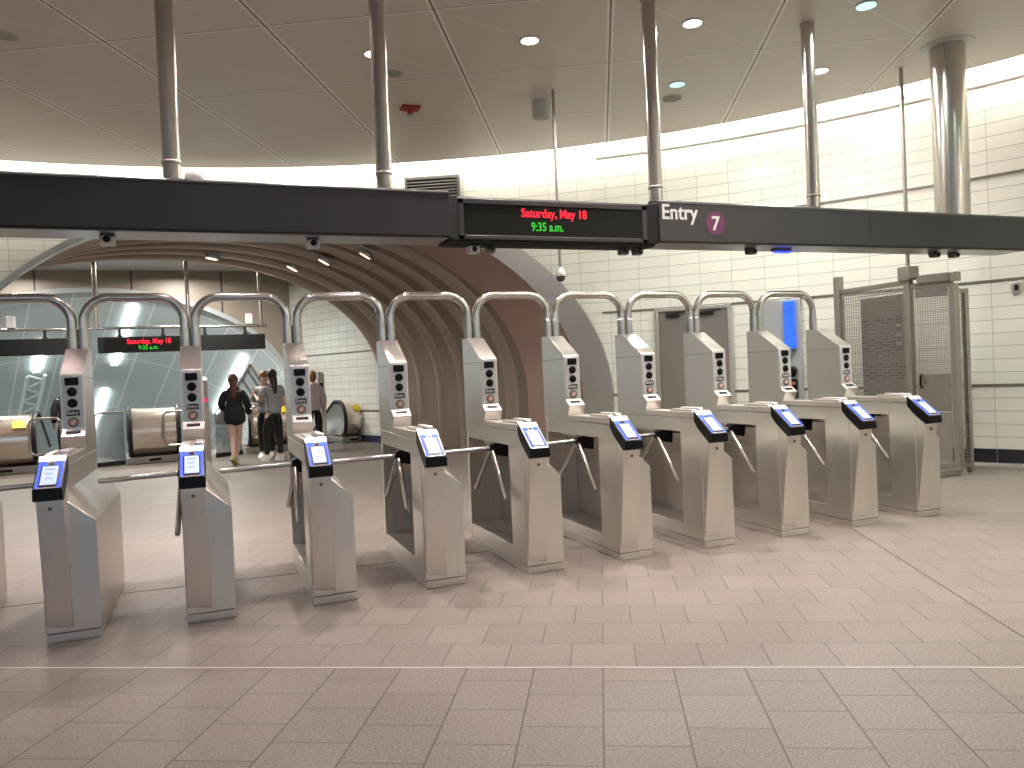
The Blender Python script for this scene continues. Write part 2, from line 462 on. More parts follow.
# painted reveal behind the ring
T0 = .22
b = MB()
b.grid([[Vpt(t, k, v, 0) for t in (0, .05, .1, .15, T0)] + [Vpt(T0, k, v, .30)] for k, v in PAR])
struct(b.build('ceiling_reveal', M_PINKWALL, smooth=40))
NR = 7
for i in range(NR):
    t0 = T0 + (1-T0)*i/NR; dt = (1-T0)/NR; t1 = t0+dt
    g0 = .44 if i == 0 else .26
    prof = [(t0, .07), (t0, g0), (t0+.12*dt, g0*.93), (t0+.4*dt, g0*.62), (t0+.66*dt, g0*.30+.03)]
    b = MB(); b.grid([[Vpt(t, k, v, g) for t, g in prof] for k, v in PAR])
    rib = struct(b.build('trim_%d' % (12+i), M_RIB, smooth=40))
    lip = [(.66, g0*.30+.03), (.665, .045), (.70, .018), (.75, .003), (.80, .0), (.86, .006), (.92, .025), (.97, .055), (1., .09)]
    b = MB(); b.grid([[Vpt(t0+t*dt, k, v, g) for t, g in lip] for k, v in PAR])
    b.build('rolled_edge', M_RIBEDGE, rib, smooth=60)

# hall side wall, soffit, wall with the shaft mouth
HZ = 4.55
def flat_wall(p, q, z0, z1, name, m):
    p, q = Vector((*p, 0)), Vector((*q, 0)); Lh = (q-p).length
    b = MB(); b.quad([(p.x, p.y, z0), (q.x, q.y, z0), (q.x, q.y, z1), (p.x, p.y, z1)], [(0, z0), (Lh, z0), (Lh, z1), (0, z1)])
    return struct(b.build(name, m, smooth=0, recalc=False))
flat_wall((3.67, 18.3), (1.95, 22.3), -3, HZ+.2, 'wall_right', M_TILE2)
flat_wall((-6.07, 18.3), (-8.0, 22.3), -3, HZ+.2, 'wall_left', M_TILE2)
def side_strip(z0, z1, off, name, m):
    b = MB(); p, q = Vector((3.67, 18.3, 0)), Vector((1.95, 22.3, 0)); d = (q-p).normalized(); nn = Vector((-d.y, d.x, 0))
    if nn.x > 0: nn = -nn
    a0, a1 = p+nn*off, q+nn*off
    b.prism([p[:2], q[:2], a1[:2], a0[:2]], z0, z1, 'z'); return struct(b.build(name, m, smooth=0))
side_strip(2.18, 2.22, .012, 'trim_19', M_STRIPE); side_strip(.74, .78, .012, 'trim_20', M_STRIPE)
side_strip(0, .17, .02, 'baseboard_right', mat('navy_base', (.02, .028, .06), .3))
b = MB(); b.quad([(-6.2, 18.2, HZ), (4.2, 18.2, HZ), (2.2, 22.3, HZ), (-8.2, 22.3, HZ)])
struct(b.build('ceiling_hall', M_SOFFIT, smooth=0))
MX, MA, MZ, MBH, MY = -2.8, 4.9, 1.2, 2.9, 22.0
b = MB(); cols = [(-8.2, -3.), (MX-MA, -3.)]
for i in range(61):
    c = -math.cos(PI*i/60); cols.append((MX+MA*c, MZ + MBH*math.sqrt(max(0, 1-c*c))))
cols += [(MX+MA, -3.), (2.4, -3.)]
b.grid([[(x, MY, z), (x, MY, HZ+.1)] for x, z in cols], [[(x, z), (x, HZ)] for x, z in cols])
struct(b.build('wall_front', M_MOUTH, smooth=0, recalc=False))
# inclined shaft going down and away to the left
SD = Vector((-.276, .802, -.53)).normalized(); SL = 24
shp = [(MX+MA, MZ-5), (MX+MA, MZ-2)] + [(MX+MA*math.cos(PI*i/48), MZ+MBH*math.sin(PI*i/48)) for i in range(49)] + [(MX-MA, MZ-2), (MX-MA, MZ-5)]
arcl = [0]
for p, q in zip(shp, shp[1:]): arcl.append(arcl[-1] + math.hypot(p[0]-q[0], p[1]-q[1]))
b = MB(); rws = []; uvs = []
for j in range(13):
    s = SL*j/12; rws.append([Vector((x, MY, z)) + SD*s for x, z in shp]); uvs.append([(a, s) for a in arcl])
b.grid(rws, uvs)
struct(b.build('wall_shaft', M_SHAFT, smooth=40, recalc=False))
b = MB(); b.quad([Vector((MX-MA, MY, MZ-5)), Vector((MX+MA, MY, MZ-5)), Vector((MX+MA, MY, MZ-5))+SD*SL, Vector((MX-MA, MY, MZ-5))+SD*SL])
e = [Vector((x, MY, z))+SD*SL for x, z in shp]; b.bm.faces.new([b.bm.verts.new(p) for p in e])
struct(b.build('floor_shaft', M_SHAFT, smooth=0))
# grey arch band round the mouth, inside
b = MB()
b.grid([[Vector((MX+(MA-g)*math.cos(PI*i/48), MY+y, MZ+(MBH-g)*math.sin(PI*i/48))) for y, g in ((-.03, -.02), (-.03, .10), (.45, .10), (.45, -.02))] for i in range(49)])
struct(b.build('trim_21', mat('mouth_band', (.45, .47, .46), .4), smooth=40))
# strip lights in the shaft
def strip_light(phi, s0, s1, wd, label):
    b = MB(); rws = []
    for s in (s0, s1):
        row = []
        for k in (-1, 1, 1, -1, -1):
            g = .03 if len(row) in (0, 1, 4) else .11
            ph = phi + k*wd/2/4
            row.append(Vector((MX+(MA-g)*math.cos(ph), MY, MZ+(MBH-g)*math.sin(ph))) + SD*s)
        rws.append(row)
    b.grid(rws)
    for rw in rws: b.quad(rw[:4])
    return tag(b.build('strip_light', M_STRIP, smooth=0), label, 'light', 'strip lights in the escalator shaft')
strip_light(rad(76.5), .5, 3.2, .15, 'white strip light on the shaft ceiling, upper length above the hanging date sign')
strip_light(rad(76.5), 4.6, 10, .15, 'white strip light on the shaft ceiling, lower length left below the hanging date sign')
strip_light(rad(99), 2.1, 3.5, .16, 'white strip light on the shaft ceiling, leftmost one behind the first turnstile post')
strip_light(rad(35), 1.0, 4.0, .15, 'white strip light at the right side of the shaft above the walking woman')
strip_light(rad(140), 2, 12, .22, 'white strip light low on the far left side of the shaft')
# lattice cable tray along the left of the shaft
M_TRAYW = mat('tray_white', (.8, .82, .82), .4)
tr = empty('cable_tray', (0, 0, 0), 0, 'pale lattice cable tray running down the shaft ceiling at far left', 'cable tray')
for k in (-1, 1):
    ph = rad(99)+k*.045; p = Vector((MX+(MA-.15)*math.cos(ph), MY, MZ+(MBH-.15)*math.sin(ph)))
    MB().cyl(p+SD*3.6, p+SD*16, .05, 8).build('rail', M_TRAYW, tr)
b = MB()
for i in range(36):
    s = 3.7+i*.34; q = []
    for k in (-1, 1):
        ph = rad(99)+k*.045; q.append(Vector((MX+(MA-.15)*math.cos(ph), MY, MZ+(MBH-.15)*math.sin(ph)))+SD*(s+(.16*k if i % 2 else -.16*k)))
    b.cyl(q[0], q[1], .03, 6)
b.build('lattice', M_TRAYW, tr)
# ribbed side panel with steel frame at the right of the shaft
hp = empty('side_screen', (0, 0, 0), 0, 'ribbed grey glazed screen with steel frame behind the woman in black', 'screen')
p0 = Vector((.95, 21.6, 2.05)); p1 = Vector((.05, 21.6, .55)); p2 = Vector((1.9, 21.9, .4)); 
b = MB(); b.bm.faces.new([b.bm.verts.new(p) for p in (p0, p1, p2)]); L = b.bm.loops.layers.uv.verify()
for fc in b.bm.faces:
    for l in fc.loops: l[L].uv = (l.vert.co.x*.78+l.vert.co.z*.45, l.vert.co.z)
b.build('panel', M_HATCH, hp, smooth=0, solid=.04)
MB().cyl(p0, p2, .045, 10).build('frame_bar', M_TUBE, hp); MB().cyl(p0, p1, .045, 10).build('frame_bar', M_TUBE, hp); MB().cyl(p1, p2, .045, 10).build('frame_bar', M_TUBE, hp)

# small warm lamps set in the vault ribs
def vault_lamp(x, y, z, label):
    t = empty('vault_downlight', (x, y, z), 0, label, 'light', 'small warm lamps in the ribbed vault')
    MB().lathe([(.16, .06), (.16, .0), (.12, -.01)]).build('rim', M_RIM, t); MB().lathe([(.12, .02), (.12, -.016), (.06, -.02)]).build('lens', M_LAMPW, t)
    return t

# ------------------------------------------------------------------ turnstiles
X0, Y0, PT, W = -1.8237, 5.4794, .80026, .3071
def reader_face():
    A = Vector((0, .085, 1.150)); B = Vector((0, -.160, .968)); d = (B-A); ln = d.length; d.normalize(); nn = Vector((0, d.z, -d.y))
    if nn.z < 0: nn = -nn
    return A, d, nn, ln
RA, RD, RN, RL = reader_face()
def slab(b, x0, x1, v0, v1, h0, h1, rnd=0):
    """slab lying on the tilted reader face"""
    P = lambda x, v, h: tuple(RA + RD*v + RN*h + Vector((x, 0, 0)))
    if not rnd:
        pts = [(x0, v0), (x1, v0), (x1, v1), (x0, v1)]
    else:
        pts = []
        for cx, cv, a in ((x1-rnd, v1-rnd, 0), (x0+rnd, v1-rnd, 90), (x0+rnd, v0+rnd, 180), (x1-rnd, v0+rnd, 270)):
            for k in range(5): t = rad(a+k*22.5); pts.append((cx+rnd*math.cos(t), cv+rnd*math.sin(t)))
    lo = [b.bm.verts.new(P(x, v, h0)) for x, v in pts]; hi = [b.bm.verts.new(P(x, v, h1)) for x, v in pts]
    b.bm.faces.new(lo[::-1]); b.bm.faces.new(hi); n = len(pts)
    for i in range(n): b.bm.faces.new((lo[i], lo[(i+1)%n], hi[(i+1)%n], hi[i]))
    return b
HL = .155                                              # width of the tall left half
def make_turnstile():
    t = empty('turnstile', (X0, Y0, 0))
    # plinth and cabinet
    MB().box((.004, .004, 0), (W-.004, 1.386, .052)).build('plinth', M_STEEL, t, .003)
    MB().box((.010, .010, .05), (W-.010, 1.38, .058)).build('shadow_gap', M_BLACKM, t)
    b = MB(); z0 = .057
    b.box((0, .30, z0), (W, 1.34, .17))
    b.box((0, .30, .965), (HL, 1.34, 1.085))
    # right side skirt and its sloping roof (shell around the arm recess)
    b.prism([(W, .17), (W, .735), (HL, .935), (HL, .97), (HL-.012, .97), (HL-.012, .925), (W-.016, .722), (W-.016, .17)], .30, 1.34, 'y')
    b.box((0, 1.34, z0), (HL, 1.39, 1.085))
    b.prism([(HL, z0), (W, z0), (W, .735), (HL, .935)], 1.34, 1.375, 'y')
    b.box((0, 0, z0), (HL, .30, 1.085))
    b.hull([(HL, 0, z0), (W, 0, z0), (W, 0, .735), (HL, 0, .865), (HL, .15, .935), (HL, .30, .935), (W, .30, .735), (W, .30, z0), (HL, .30, z0)])
    b.build('cabinet', M_STEEL, t, .004)
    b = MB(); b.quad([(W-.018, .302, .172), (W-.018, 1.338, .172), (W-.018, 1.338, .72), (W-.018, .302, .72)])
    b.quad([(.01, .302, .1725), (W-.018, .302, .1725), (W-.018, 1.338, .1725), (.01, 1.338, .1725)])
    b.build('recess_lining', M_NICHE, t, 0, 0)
    # top cover
    b = MB(); b.prism([(.06, 1.09), (.085, 1.14), (.866, 1.137), (.866, 1.09)], 0, HL, 'x'); b.build('top_cover', M_PANEL, t, .004)
    # leaning front wedge
    pts = []
    for x in (.006, .150):
        pts += [(x, .005, .895), (x, .005, .11 if x < .1 else .085), (x, -.006, .11 if x < .1 else .085), (x, -.112, .86), (x, -.112, .893), (x, .005, .98)]
    wd = MB().hull(pts).build('front_wedge', M_PANEL, t, .004)
    lk = MB().lathe([(.0135, -.006), (.0135, 0), (.010, .002)], seg=16, axis='y').build('lock', M_NICHE, wd)
    lk.location = (.078, -.110, .845); lk.rotation_euler = (rad(10), 0, 0)
    lk2 = MB().lathe([(.006, -.004), (.006, -.0005)], seg=10, axis='y').build('keyhole', M_BLACK, wd); lk2.location = (.078, -.1165, .845)
    # card reader on the sloped nose
    b = MB(); b.prism([(.085, 1.150), (-.160, .968), (-.166, .902), (-.118, .892), (.03, 1.0), (.085, 1.06)], -.003, HL+.003, 'x')
    rd = b.build('card_reader', M_BLACK, t, .005)
    slab(MB(), .004, HL-.004, .004, .055, .0, .004).build('header_plate', M_BRIGHT, rd)
    fpl = slab(MB(), .006, HL-.006, .056, RL-.006, .0, .004, .012).build('face_plate', M_MAUVE, rd)
    for x0, x1, v0, v1 in ((.010, .058, .062, .098), (HL-.058, HL-.010, .062, .098), (.010, .032, RL-.085, RL-.012), (HL-.032, HL-.010, RL-.085, RL-.012), (.010, .024, .098, RL-.085), (HL-.024, HL-.010, .098, RL-.085)):
        slab(MB(), x0, x1, v0, v1, .003, .0055, .006).build('corner_light', M_BLUELIGHT, fpl)
    slab(MB(), .062, HL-.062, .070, .088, .004, .008, .006).build('sensor_window', M_BLACK, rd)
    slab(MB(), .026, HL-.026, .100, RL-.022, .004, .008, .008).build('screen_bezel', M_BLACK, rd)
    sc = slab(MB(), .034, HL-.034, .108, RL-.034, .006, .010).build('screen', M_RSCREEN, rd)
    for i, (a, c) in enumerate(((.05, .105), (.05, .095), (.058, .098))):
        slab(MB(), a, c, .130+i*.040, .144+i*.040, .009, .0115).build('screen_line', M_RLINE, sc)
    # magnetic card swipe rail on the top cover
    b = MB(); b.prism([(.15, 1.136), (.16, 1.172), (.43, 1.172), (.46, 1.136)], .098, .150, 'x'); b.build('card_swipe', M_BRIGHT, t, .008)
    b = MB(); b.prism([(.12, 1.136), (.14, 1.160), (.46, 1.160), (.50, 1.136)], .02, .066, 'x'); b.build('card_guide', M_PANEL, t, .006)
    # tower
    b = MB(); b.prism([(.868, 1.13), (.83, 1.218), (.906, 1.272), (.912, 1.672), (1.245, 1.868), (1.40, 1.868), (1.40, 1.087), (.868, 1.087)], 0, HL, 'x')
    tw = b.build('tower', M_STEEL, t, .004)
    b = MB(); b.box((-.0012, .93, 1.640), (HL+.0012, 1.40, 1.643)); b.build('seam', M_BLACKM, tw, 0, 0)
    fy = .9065
    b = MB(); b.prism([(fy-.006, 1.285), (fy-.001, 1.66), (fy+.02, 1.66), (fy+.02, 1.285)], .010, HL-.010, 'x'); fp = b.build('indicator_panel', M_FACE, t, .002)
    fy -= .0065
    cx = HL/2
    MB().box((cx-.044, fy-.004, 1.590), (cx+.044, fy+.008, 1.646)).build('display', M_BLACK, fp, .003)
    for z in (1.542, 1.460):
        MB().lathe([(.033, .008), (.033, -.004), (.029, -.006)], (cx, fy, z), 24, 'y').build('lamp', M_BLACK, fp)
    MB().box((cx-.043, fy-.004, 1.368), (cx+.043, fy+.008, 1.410)).build('sign_plate', M_BLACK, fp, .002)
    text_mesh('sign_text', 'Entry', .040, M_WHITE, fp, (cx-.040, fy-.0045, 1.3785), (PI/2, 0, 0), .0008, .0012, sx=.86)
    MB().lathe([(.036, .008), (.036, -.004), (.033, -.006)], (cx, fy, 1.322), 24, 'y').build('arrow_ring', M_GREENRING, fp)
    MB().lathe([(.027, .004), (.027, -.0075)], (cx, fy, 1.322), 24, 'y').build('arrow_disc', M_ORANGE, fp)
    b = MB(); q = 1/math.sqrt(2)
    ar = [(-.021, 0), (0, .017), (0, .007), (.019, .007), (.019, -.007), (0, -.007), (0, -.017)]
    ar = [((x*q + z*q), (x*q*1 - z*q)) for x, z in ar]
    b.prism([(cx+x, 1.322+z) for x, z in ar], fy-.0095, fy-.006, 'y'); b.build('arrow', M_WHITE, fp, 0, 0)
    b = MB(); b.prism([(.829, 1.2195), (.904, 1.2735), (.901, 1.2775), (.826, 1.2235)], .004, HL-.004, 'x'); lp = b.build('label_plate', M_BRIGHT, t, .001)
    b = MB(); b.prism([(.852, 1.2405), (.879, 1.2600), (.877, 1.2625), (.850, 1.2430)], .030, HL-.030, 'x'); b.build('label_mark', M_BLACKM, lp, 0, 0)
    # tripod
    hb = Vector((-.012, .66, .918))
    b = MB(); b.hull([(.10, .56, .965), (.10, .76, .965), (.10, .58, .84), (.10, .74, .84), (.0, .60, .965), (.0, .72, .965), (-.035, .63, .95), (-.035, .69, .95), (-.045, .63, .90), (-.045, .69, .90), (.0, .62, .86), (.0, .70, .86)])
    b.build('hub', M_BLACK, t, .008)
    q = math.sqrt(.5)
    for d in (Vector((-1, 0, -.02)), Vector((-.06, q, -q)), Vector((-.06, -q, -q))):
        d.normalize()
        a = MB(); a.tube([hb+d*.03, hb+d*.53, hb+d*.542, hb+d*.546], [.019, .019, .014, .004], 14); a.build('arm', M_TUBE, t)
    return t
TL = {
 0: 'turnstile cut off by the left edge of the photo',
 1: 'leftmost full turnstile, bluish front and tilted blue-lit card reader',
 2: 'second full turnstile from the left, seen nearly end-on beside the leftmost',
 3: 'third full turnstile from the left, in front of the tiled side hall wall',
 4: 'fourth full turnstile from the left, in front of the vault ribs',
 5: 'turnstile whose card reader screen is glaring white, centre of the row',
 6: 'turnstile just right of the one with the white screen',
 7: 'seventh full turnstile from the left, standing before the steel double door',
 8: 'third turnstile from the right end of the row',
 9: 'second turnstile from the right end of the row, below the blue help screen',
 10: 'rightmost turnstile in the row, beside the steel mesh gate enclosure'}
proto = make_turnstile()
for k in range(11):
    o = proto if k == 0 else copy_tree(proto)
    o.location = (X0 + k*PT, Y0, 0)
    tag(o, 'stainless steel ' + TL[k], 'turnstile', 'row of turnstiles')
    if k == 5:
        for ch in o.children:
            if ch.name.startswith('card_reader'):
                for g in list(ch.children):
                    if g.name.startswith('screen') and not g.name.startswith('screen_bezel') or g.name.startswith('face_plate'):
                        if g.type == 'MESH':
                            g.data = g.data.copy(); g.data.materials.clear(); g.data.materials.append(M_RSCREEN2)  # face plate glows white too, painting the screen's glare onto it

# ------------------------------------------------------------------ overhead rail hoops between towers
def make_hoop():
    t = empty('overhead_rail')
    x0, x1, zb, zt, rc, yy = .117, PT+.038, 1.869, 2.265, .19, 1.325
    p = [(x0, yy, zb), (x0, yy, zt-rc)]
    for i in range(1, 10): a = PI - PI/2*i/9; p.append((x0+rc+rc*math.cos(a), yy, zt-rc+rc*math.sin(a)))
    for i in range(0, 10): a = PI/2 - PI/2*i/9; p.append((x1-rc+rc*math.cos(a), yy, zt-rc+rc*math.sin(a)))
    p.append((x1, yy, zb))
    MB().tube(p, .036, 18).build('hoop', M_TUBE, t)
    for x in (x0, x1): MB().lathe([(.038, 1.869), (.040, 1.871), (.040, 2.02), (.037, 2.024)], (x, yy, 0)).build('sleeve', M_TUBE, t)
    return t
HLB = ['at the left edge, ending on the leftmost full turnstile', 'joining the first and second full turnstiles, over the hall date sign',
 'joining the second and third full turnstiles, above the walking people', 'joining the third and fourth full turnstiles, before the tiled hall wall',
 'joining the fourth and fifth full turnstiles, before the ribbed vault', 'joining the white-screened turnstile and its right neighbour',
 'joining the sixth and seventh full turnstiles, under the ceiling-hung camera', 'over the left leaf of the steel double door',
 'over the right leaf of the steel double door', 'at the right end of the row, framing the blue help screen']
hp0 = make_hoop()
for k in range(10):
    o = hp0 if k == 0 else copy_tree(hp0)
    o.location = (X0 + k*PT, Y0, 0)
    tag(o, 'bent steel tube hoop ' + HLB[k], 'rail', 'tube hoops joining the turnstile towers')

# ------------------------------------------------------------------ overhead sign beam
BZ0, BZ1, BY0, BY1 = 2.79, 3.20, 6.70, 7.13
def beam(x0, x1, name, label, seams):
    t = empty(name, (0, 0, 0), 0, label, 'sign beam')
    b = MB(); b.prism([(BY0, BZ0), (BY0, BZ1-.015), (BY0+.02, BZ1), (BY1-.02, BZ1), (BY1, BZ1-.015), (BY1, BZ0), (BY1-.03, BZ0-.004), (BY0+.03, BZ0-.004)], x0, x1, 'x')
    b.build('casing', M_BEAM, t, .003)
    MB().box((x0, BY0-.006, BZ1-.030), (x1, BY0+.01, BZ1-.022)).build('top_highlight', M_BEAMEDGE, t)  # lighter strip painting the highlight along the top chamfer
    MB().box((x0+.01, BY0-.004, BZ0-.012), (x1-.01, BY0+.022, BZ0+.006)).build('lower_edge', M_BLACKM, t)
    MB().box((x0+.02, BY0+.03, BZ0-.016), (x1-.02, BY1-.01, BZ0-.003)).build('underside_panel', M_TRAY, t)
    for s in seams:
        MB().box((s-.002, BY0-.0015, BZ0+.01), (s+.002, BY0+.01, BZ1-.01)).build('seam', M_BLACKM, t)
    return t
lb = beam(-4.4, 2.06, 'sign_beam', 'long blank black sign beam over the left turnstiles', [])
rb = beam(4.24, 9.53, 'sign_beam', 'charcoal sign beam reading Entry 7 over the right turnstiles', [6.99])
text_mesh('lettering', 'Entry', .212, M_WHITE, rb, (4.262, BY0-.003, 3.012), (PI/2, 0, 0), .0015, .004, sx=.93)
MB().lathe([(.118, .004), (.118, -.002)], (4.91, BY0, 2.985), 40, 'y').build('route_bullet', M_PURPLE, rb)
text_mesh('route_number', '7', .20, M_WHITE, rb, (4.856, BY0-.004, 2.915), (PI/2, 0, 0), .0015, .004)
# recessed LED box between the beams
lx = empty('led_sign', (0, 0, 0), 0, 'black LED sign showing red date and green time in the overhead beam', 'led sign')
b = MB(); b.prism([(6.79, 2.765), (6.79, 3.155), (6.81, 3.175), (7.11, 3.175), (7.11, 2.755), (6.83, 2.745)], 2.062, 4.238, 'x'); b.build('housing', M_BLACKM, lx, .004)
for (x0, z0, x1, z1) in ((2.16, 3.105, 4.14, 3.15), (2.16, 2.78, 4.14, 2.815), (2.16, 2.78, 2.215, 3.15), (4.085, 2.78, 4.14, 3.15)):
    MB().box((x0, 6.772, z0), (x1, 6.80, z1)).build('frame_bar', M_BEAM, lx, .003)
MB().box((2.2, 6.783, 2.80), (4.1, 6.80, 3.12)).build('screen', M_SCREEN, lx)
MB().box((2.23, 6.779, 2.8165), (4.07, 6.79, 2.8225)).build('edge_strip', M_BEAMEDGE, lx)
for x0, x1, xm in ((2.064, 2.16, 1), (4.14, 4.236, 0)):
    b = MB(); b.hull([(x0, 6.72 if xm else 6.775, 2.77), (x1, 6.775 if xm else 6.72, 2.77), (x0, 6.72 if xm else 6.775, 3.165), (x1, 6.775 if xm else 6.72, 3.165), (x0, 6.82, 2.77), (x1, 6.82, 2.77), (x0, 6.82, 3.165), (x1, 6.82, 3.165)])
    b.build('end_cheek', M_BLACKM, lx, .003)
text_mesh('date_text', 'Saturday, May 18', .116, M_RED, lx, (3.128, 6.781, 3.000), (PI/2, 0, 0), .0015, .0022, 'CENTER', .86)
text_mesh('time_text', '9:35 a.m.', .116, M_GREEN, lx, (3.05, 6.781, 2.872), (PI/2, 0, 0), .0015, .0016, 'CENTER', .80)
# poles carrying the beam
PX = [-.223, 1.53, 4.354, 6.408]
PLB = ['leftmost', 'second from left, passing the left ceiling light', 'standing on the beam at the word Entry', 'standing on the beam right of the route number']
for i, x in enumerate(PX):
    t = empty('support_pole', (x, 6.93, BZ1), 0, 'round steel pole from beam to ceiling, ' + PLB[i], 'pole', 'poles hanging the sign beam')
    MB().cyl((0, 0, 0), (0, 0, ZC-BZ1), .072, 28).build('shaft', M_POLE, t)
    MB().lathe([(.0745, .16), (.078, .165), (.078, .185), (.0745, .19)]).build('collar', M_NICHE, t)
    MB().lathe([(.088, 0), (.088, .03), (.076, .04)]).build('foot', M_BEAM, t)
    MB().lathe([(.074, ZC-BZ1-.012), (.082, ZC-BZ1-.008), (.082, ZC-BZ1)]).build('ceiling_flange', M_NICHE, t)
t = empty('support_column', (8.56, 6.93, BZ1), 0, 'thick round steel column between the beam right end and the ceiling', 'column')
MB().cyl((0, 0, 0), (0, 0, ZC-BZ1), .195, 48).build('shaft', M_POLE, t)
MB().box((-.003, -.1975, 0), (.003, -.19, ZC-BZ1)).xform(Matrix.Rotation(rad(-60), 4, 'Z')).build('seam', M_NICHE, t)
MB().lathe([(.20, ZC-BZ1-.02), (.30, ZC-BZ1-.012), (.30, ZC-BZ1)], seg=40).build('ceiling_flange', M_WPLASTIC, t)
# things under the beam
def mini_cam(x, y, s, label):
    t = empty('security_camera', (x, y, 2.744 if 2.06 < x < 4.24 else BZ0-.016), 0, label, 'camera', 'small cameras under the sign beam')
    MB().box((-.05*s, -.04*s, -.012), (.05*s, .05*s, 0)).build('bracket', M_BEAMEDGE, t, .003)
    MB().prism([(-.07*s, -.012), (-.085*s, -.06*s), (-.06*s, -.085*s), (.03*s, -.085*s), (.05*s, -.012)], -.055*s, .055*s, 'x').build('body', M_WPLASTIC if s > .9 else M_BEAMEDGE, t, .008)
    MB().lathe([(.026*s, 0), (.026*s, -.012), (.02*s, -.016)], (0, -.076*s, -.045*s), 18, 'y').build('lens', M_BLACK, t)
for x, s, l in ((-.72, 1, 'pale camera under the blank beam above the leftmost turnstile'), (.87, 1, 'pale camera under the blank beam above the third turnstile'),
                (2.33, .95, 'pale camera under the left end of the LED sign'), (2.50, .8, 'dark camera beside the pale one under the LED sign left end'),
                (3.93, .8, 'dark camera under the right end of the LED sign, left of a pair'), (4.09, .8, 'dark camera under the right end of the LED sign, right of a pair'),
                (5.50, .85, 'dark camera under the Entry beam left of the blue lamp'), (8.20, .85, 'dark camera under the Entry beam near its right end, left of two'), (8.52, .85, 'dark camera nearest the right end of the Entry beam')):
    mini_cam(x, 6.92, s, l)
t = empty('indicator_lamp', (5.93, 6.93, BZ0-.016), 0, 'small glowing blue lamp under the Entry beam', 'lamp')
MB().box((-.12, -.03, -.03), (.12, .03, 0)).build('housing', M_BEAMEDGE, t, .004)
MB().box((-.10, -.045, -.045), (.10, .02, -.028)).build('lens', mat('blue_lamp', (.02, .03, .5), .3, emit=(.03, .06, 1), estr=2.2), t, .006)
t = empty('dome_camera', (-.05, 7.25, 3.2), 0, 'white dome camera beside the leftmost pole, on top of the blank beam', 'camera')
MB().lathe([(.07, 0), (.08, .01), (.08, .08), (.07, .10)]).build('base', M_WPLASTIC, t); MB().ball((0, 0, .13), .095).build('dome', M_WPLASTIC, t)

# ceiling rods
t = empty('camera_rod', (4.44, 9.51, ZC), 0, 'thin ceiling rod with white dome camera before the steel arch edge', 'camera')
MB().cyl((0, 0, 0), (0, 0, -2.42), .022, 12).build('rod', M_NICHE, t); MB().lathe([(.035, -.42), (.035, -.40), (.026, -.39)]).build('collar', M_NICHE, t)
MB().lathe([(.03, -2.38), (.055, -2.42), (.072, -2.48), (.072, -2.50)]).build('cap', M_RIM, t); MB().ball((0, 0, -2.51), .062).build('dome', mat('smoked_dome', (.10, .095, .09), .15), t)

# ------------------------------------------------------------------ ceiling fittings
def pos(a, b): p = E1*a + E2*b; return (p.x, p.y, ZC)
LAMPS = []
def downlight(a, b, m, label, lit=True):
    t = empty('downlight', pos(a, b), 0, label, 'ceiling light', 'round downlights in the ceiling')
    MB().lathe([(.118, .01), (.118, -.008), (.100, -.012)], seg=32).build('rim', M_RIM, t)
    MB().lathe([(.10, .01), (.10, -.013), (.05, -.016)], seg=32).build('lens', m, t)
    if lit: LAMPS.append((pos(a, b), 'c' if m is M_LAMPC else 'w'))
downlight(-.635, 8.857, M_LAMP, 'bright round downlight in the ceiling above the LED sign')
downlight(1.17, 8.80, M_LAMP, 'bright round downlight just right of the pole above the word Entry')
downlight(2.99, 8.76, M_LAMPC, 'cyan-tinted round downlight at the top edge left of the thick column')
downlight(-2.45, 8.83, M_LAMP, 'bright round downlight half hidden by the second pole from left')
downlight(1.187, 10.66, M_LAMPC, 'cyan-tinted round downlight above the Entry sign pole, beside a flush grille')
downlight(3.01, 10.60, M_LAMP, 'bright round downlight beside the fourth pole')
for a in (-7.9, -6.1, -4.27, -2.45, -.635, 1.17, 2.99, 4.8, 6.6):
    for b in (7.0, 5.2, 1.6, -2.0):
        if (a*1.0)**2 + (b-2)**2 < 110:
            LAMPS.append((pos(a, b), 'c' if (int(a*10)+int(b*10)) % 3 == 0 else 'w'))
t = empty('ceiling_speaker', pos(-6.04, 7.58)[:2] + (ZC,), 0, 'flush round ceiling ring near the left edge of the photo', 'ceiling fitting'); t.location = (-1.855, 9.514, ZC)
MB().lathe([(.13, .01), (.13, -.006), (.11, -.01), (.10, -.004)], seg=32).build('ring', M_RIM, t); MB().lathe([(.10, .01), (.10, -.005)], seg=32).build('grille', M_LAMPOFF, t)
t = empty('ceiling_speaker', (2.27, 9.509, ZC), 0, 'flush round ceiling ring right of the second pole', 'ceiling fitting')
MB().lathe([(.12, .01), (.12, -.006), (.10, -.01), (.09, -.004)], seg=32).build('ring', M_RIM, t); MB().lathe([(.09, .01), (.09, -.005)], seg=32).build('grille', M_LAMPOFF, t)
t = empty('ceiling_speaker', (6.224, 9.385, ZC), 0, 'flush round brown grille beside the cyan downlight over the Entry beam', 'ceiling fitting')
MB().lathe([(.15, .01), (.15, -.008), (.13, -.012)], seg=32).build('ring', M_RIM, t); MB().lathe([(.13, .01), (.13, -.014)], seg=32).build('grille', mat('brown_grille', (.17, .135, .11), .5), t)
t = empty('pendant_speaker', (4.457, 9.948, ZC), 0, 'white cylinder speaker under the ceiling left of the thin camera rod', 'speaker')
MB().lathe([(.13, 0), (.13, -.22), (.12, -.23)], seg=32).build('body', M_WPLASTIC, t); MB().lathe([(.115, -.22), (.115, -.236)], seg=32).build('grille', M_LAMPOFF, t)
t = empty('sprinkler', (2.754, 10.617, ZC), 0, 'small red fire sprinkler on the ceiling right of the second pole', 'sprinkler')
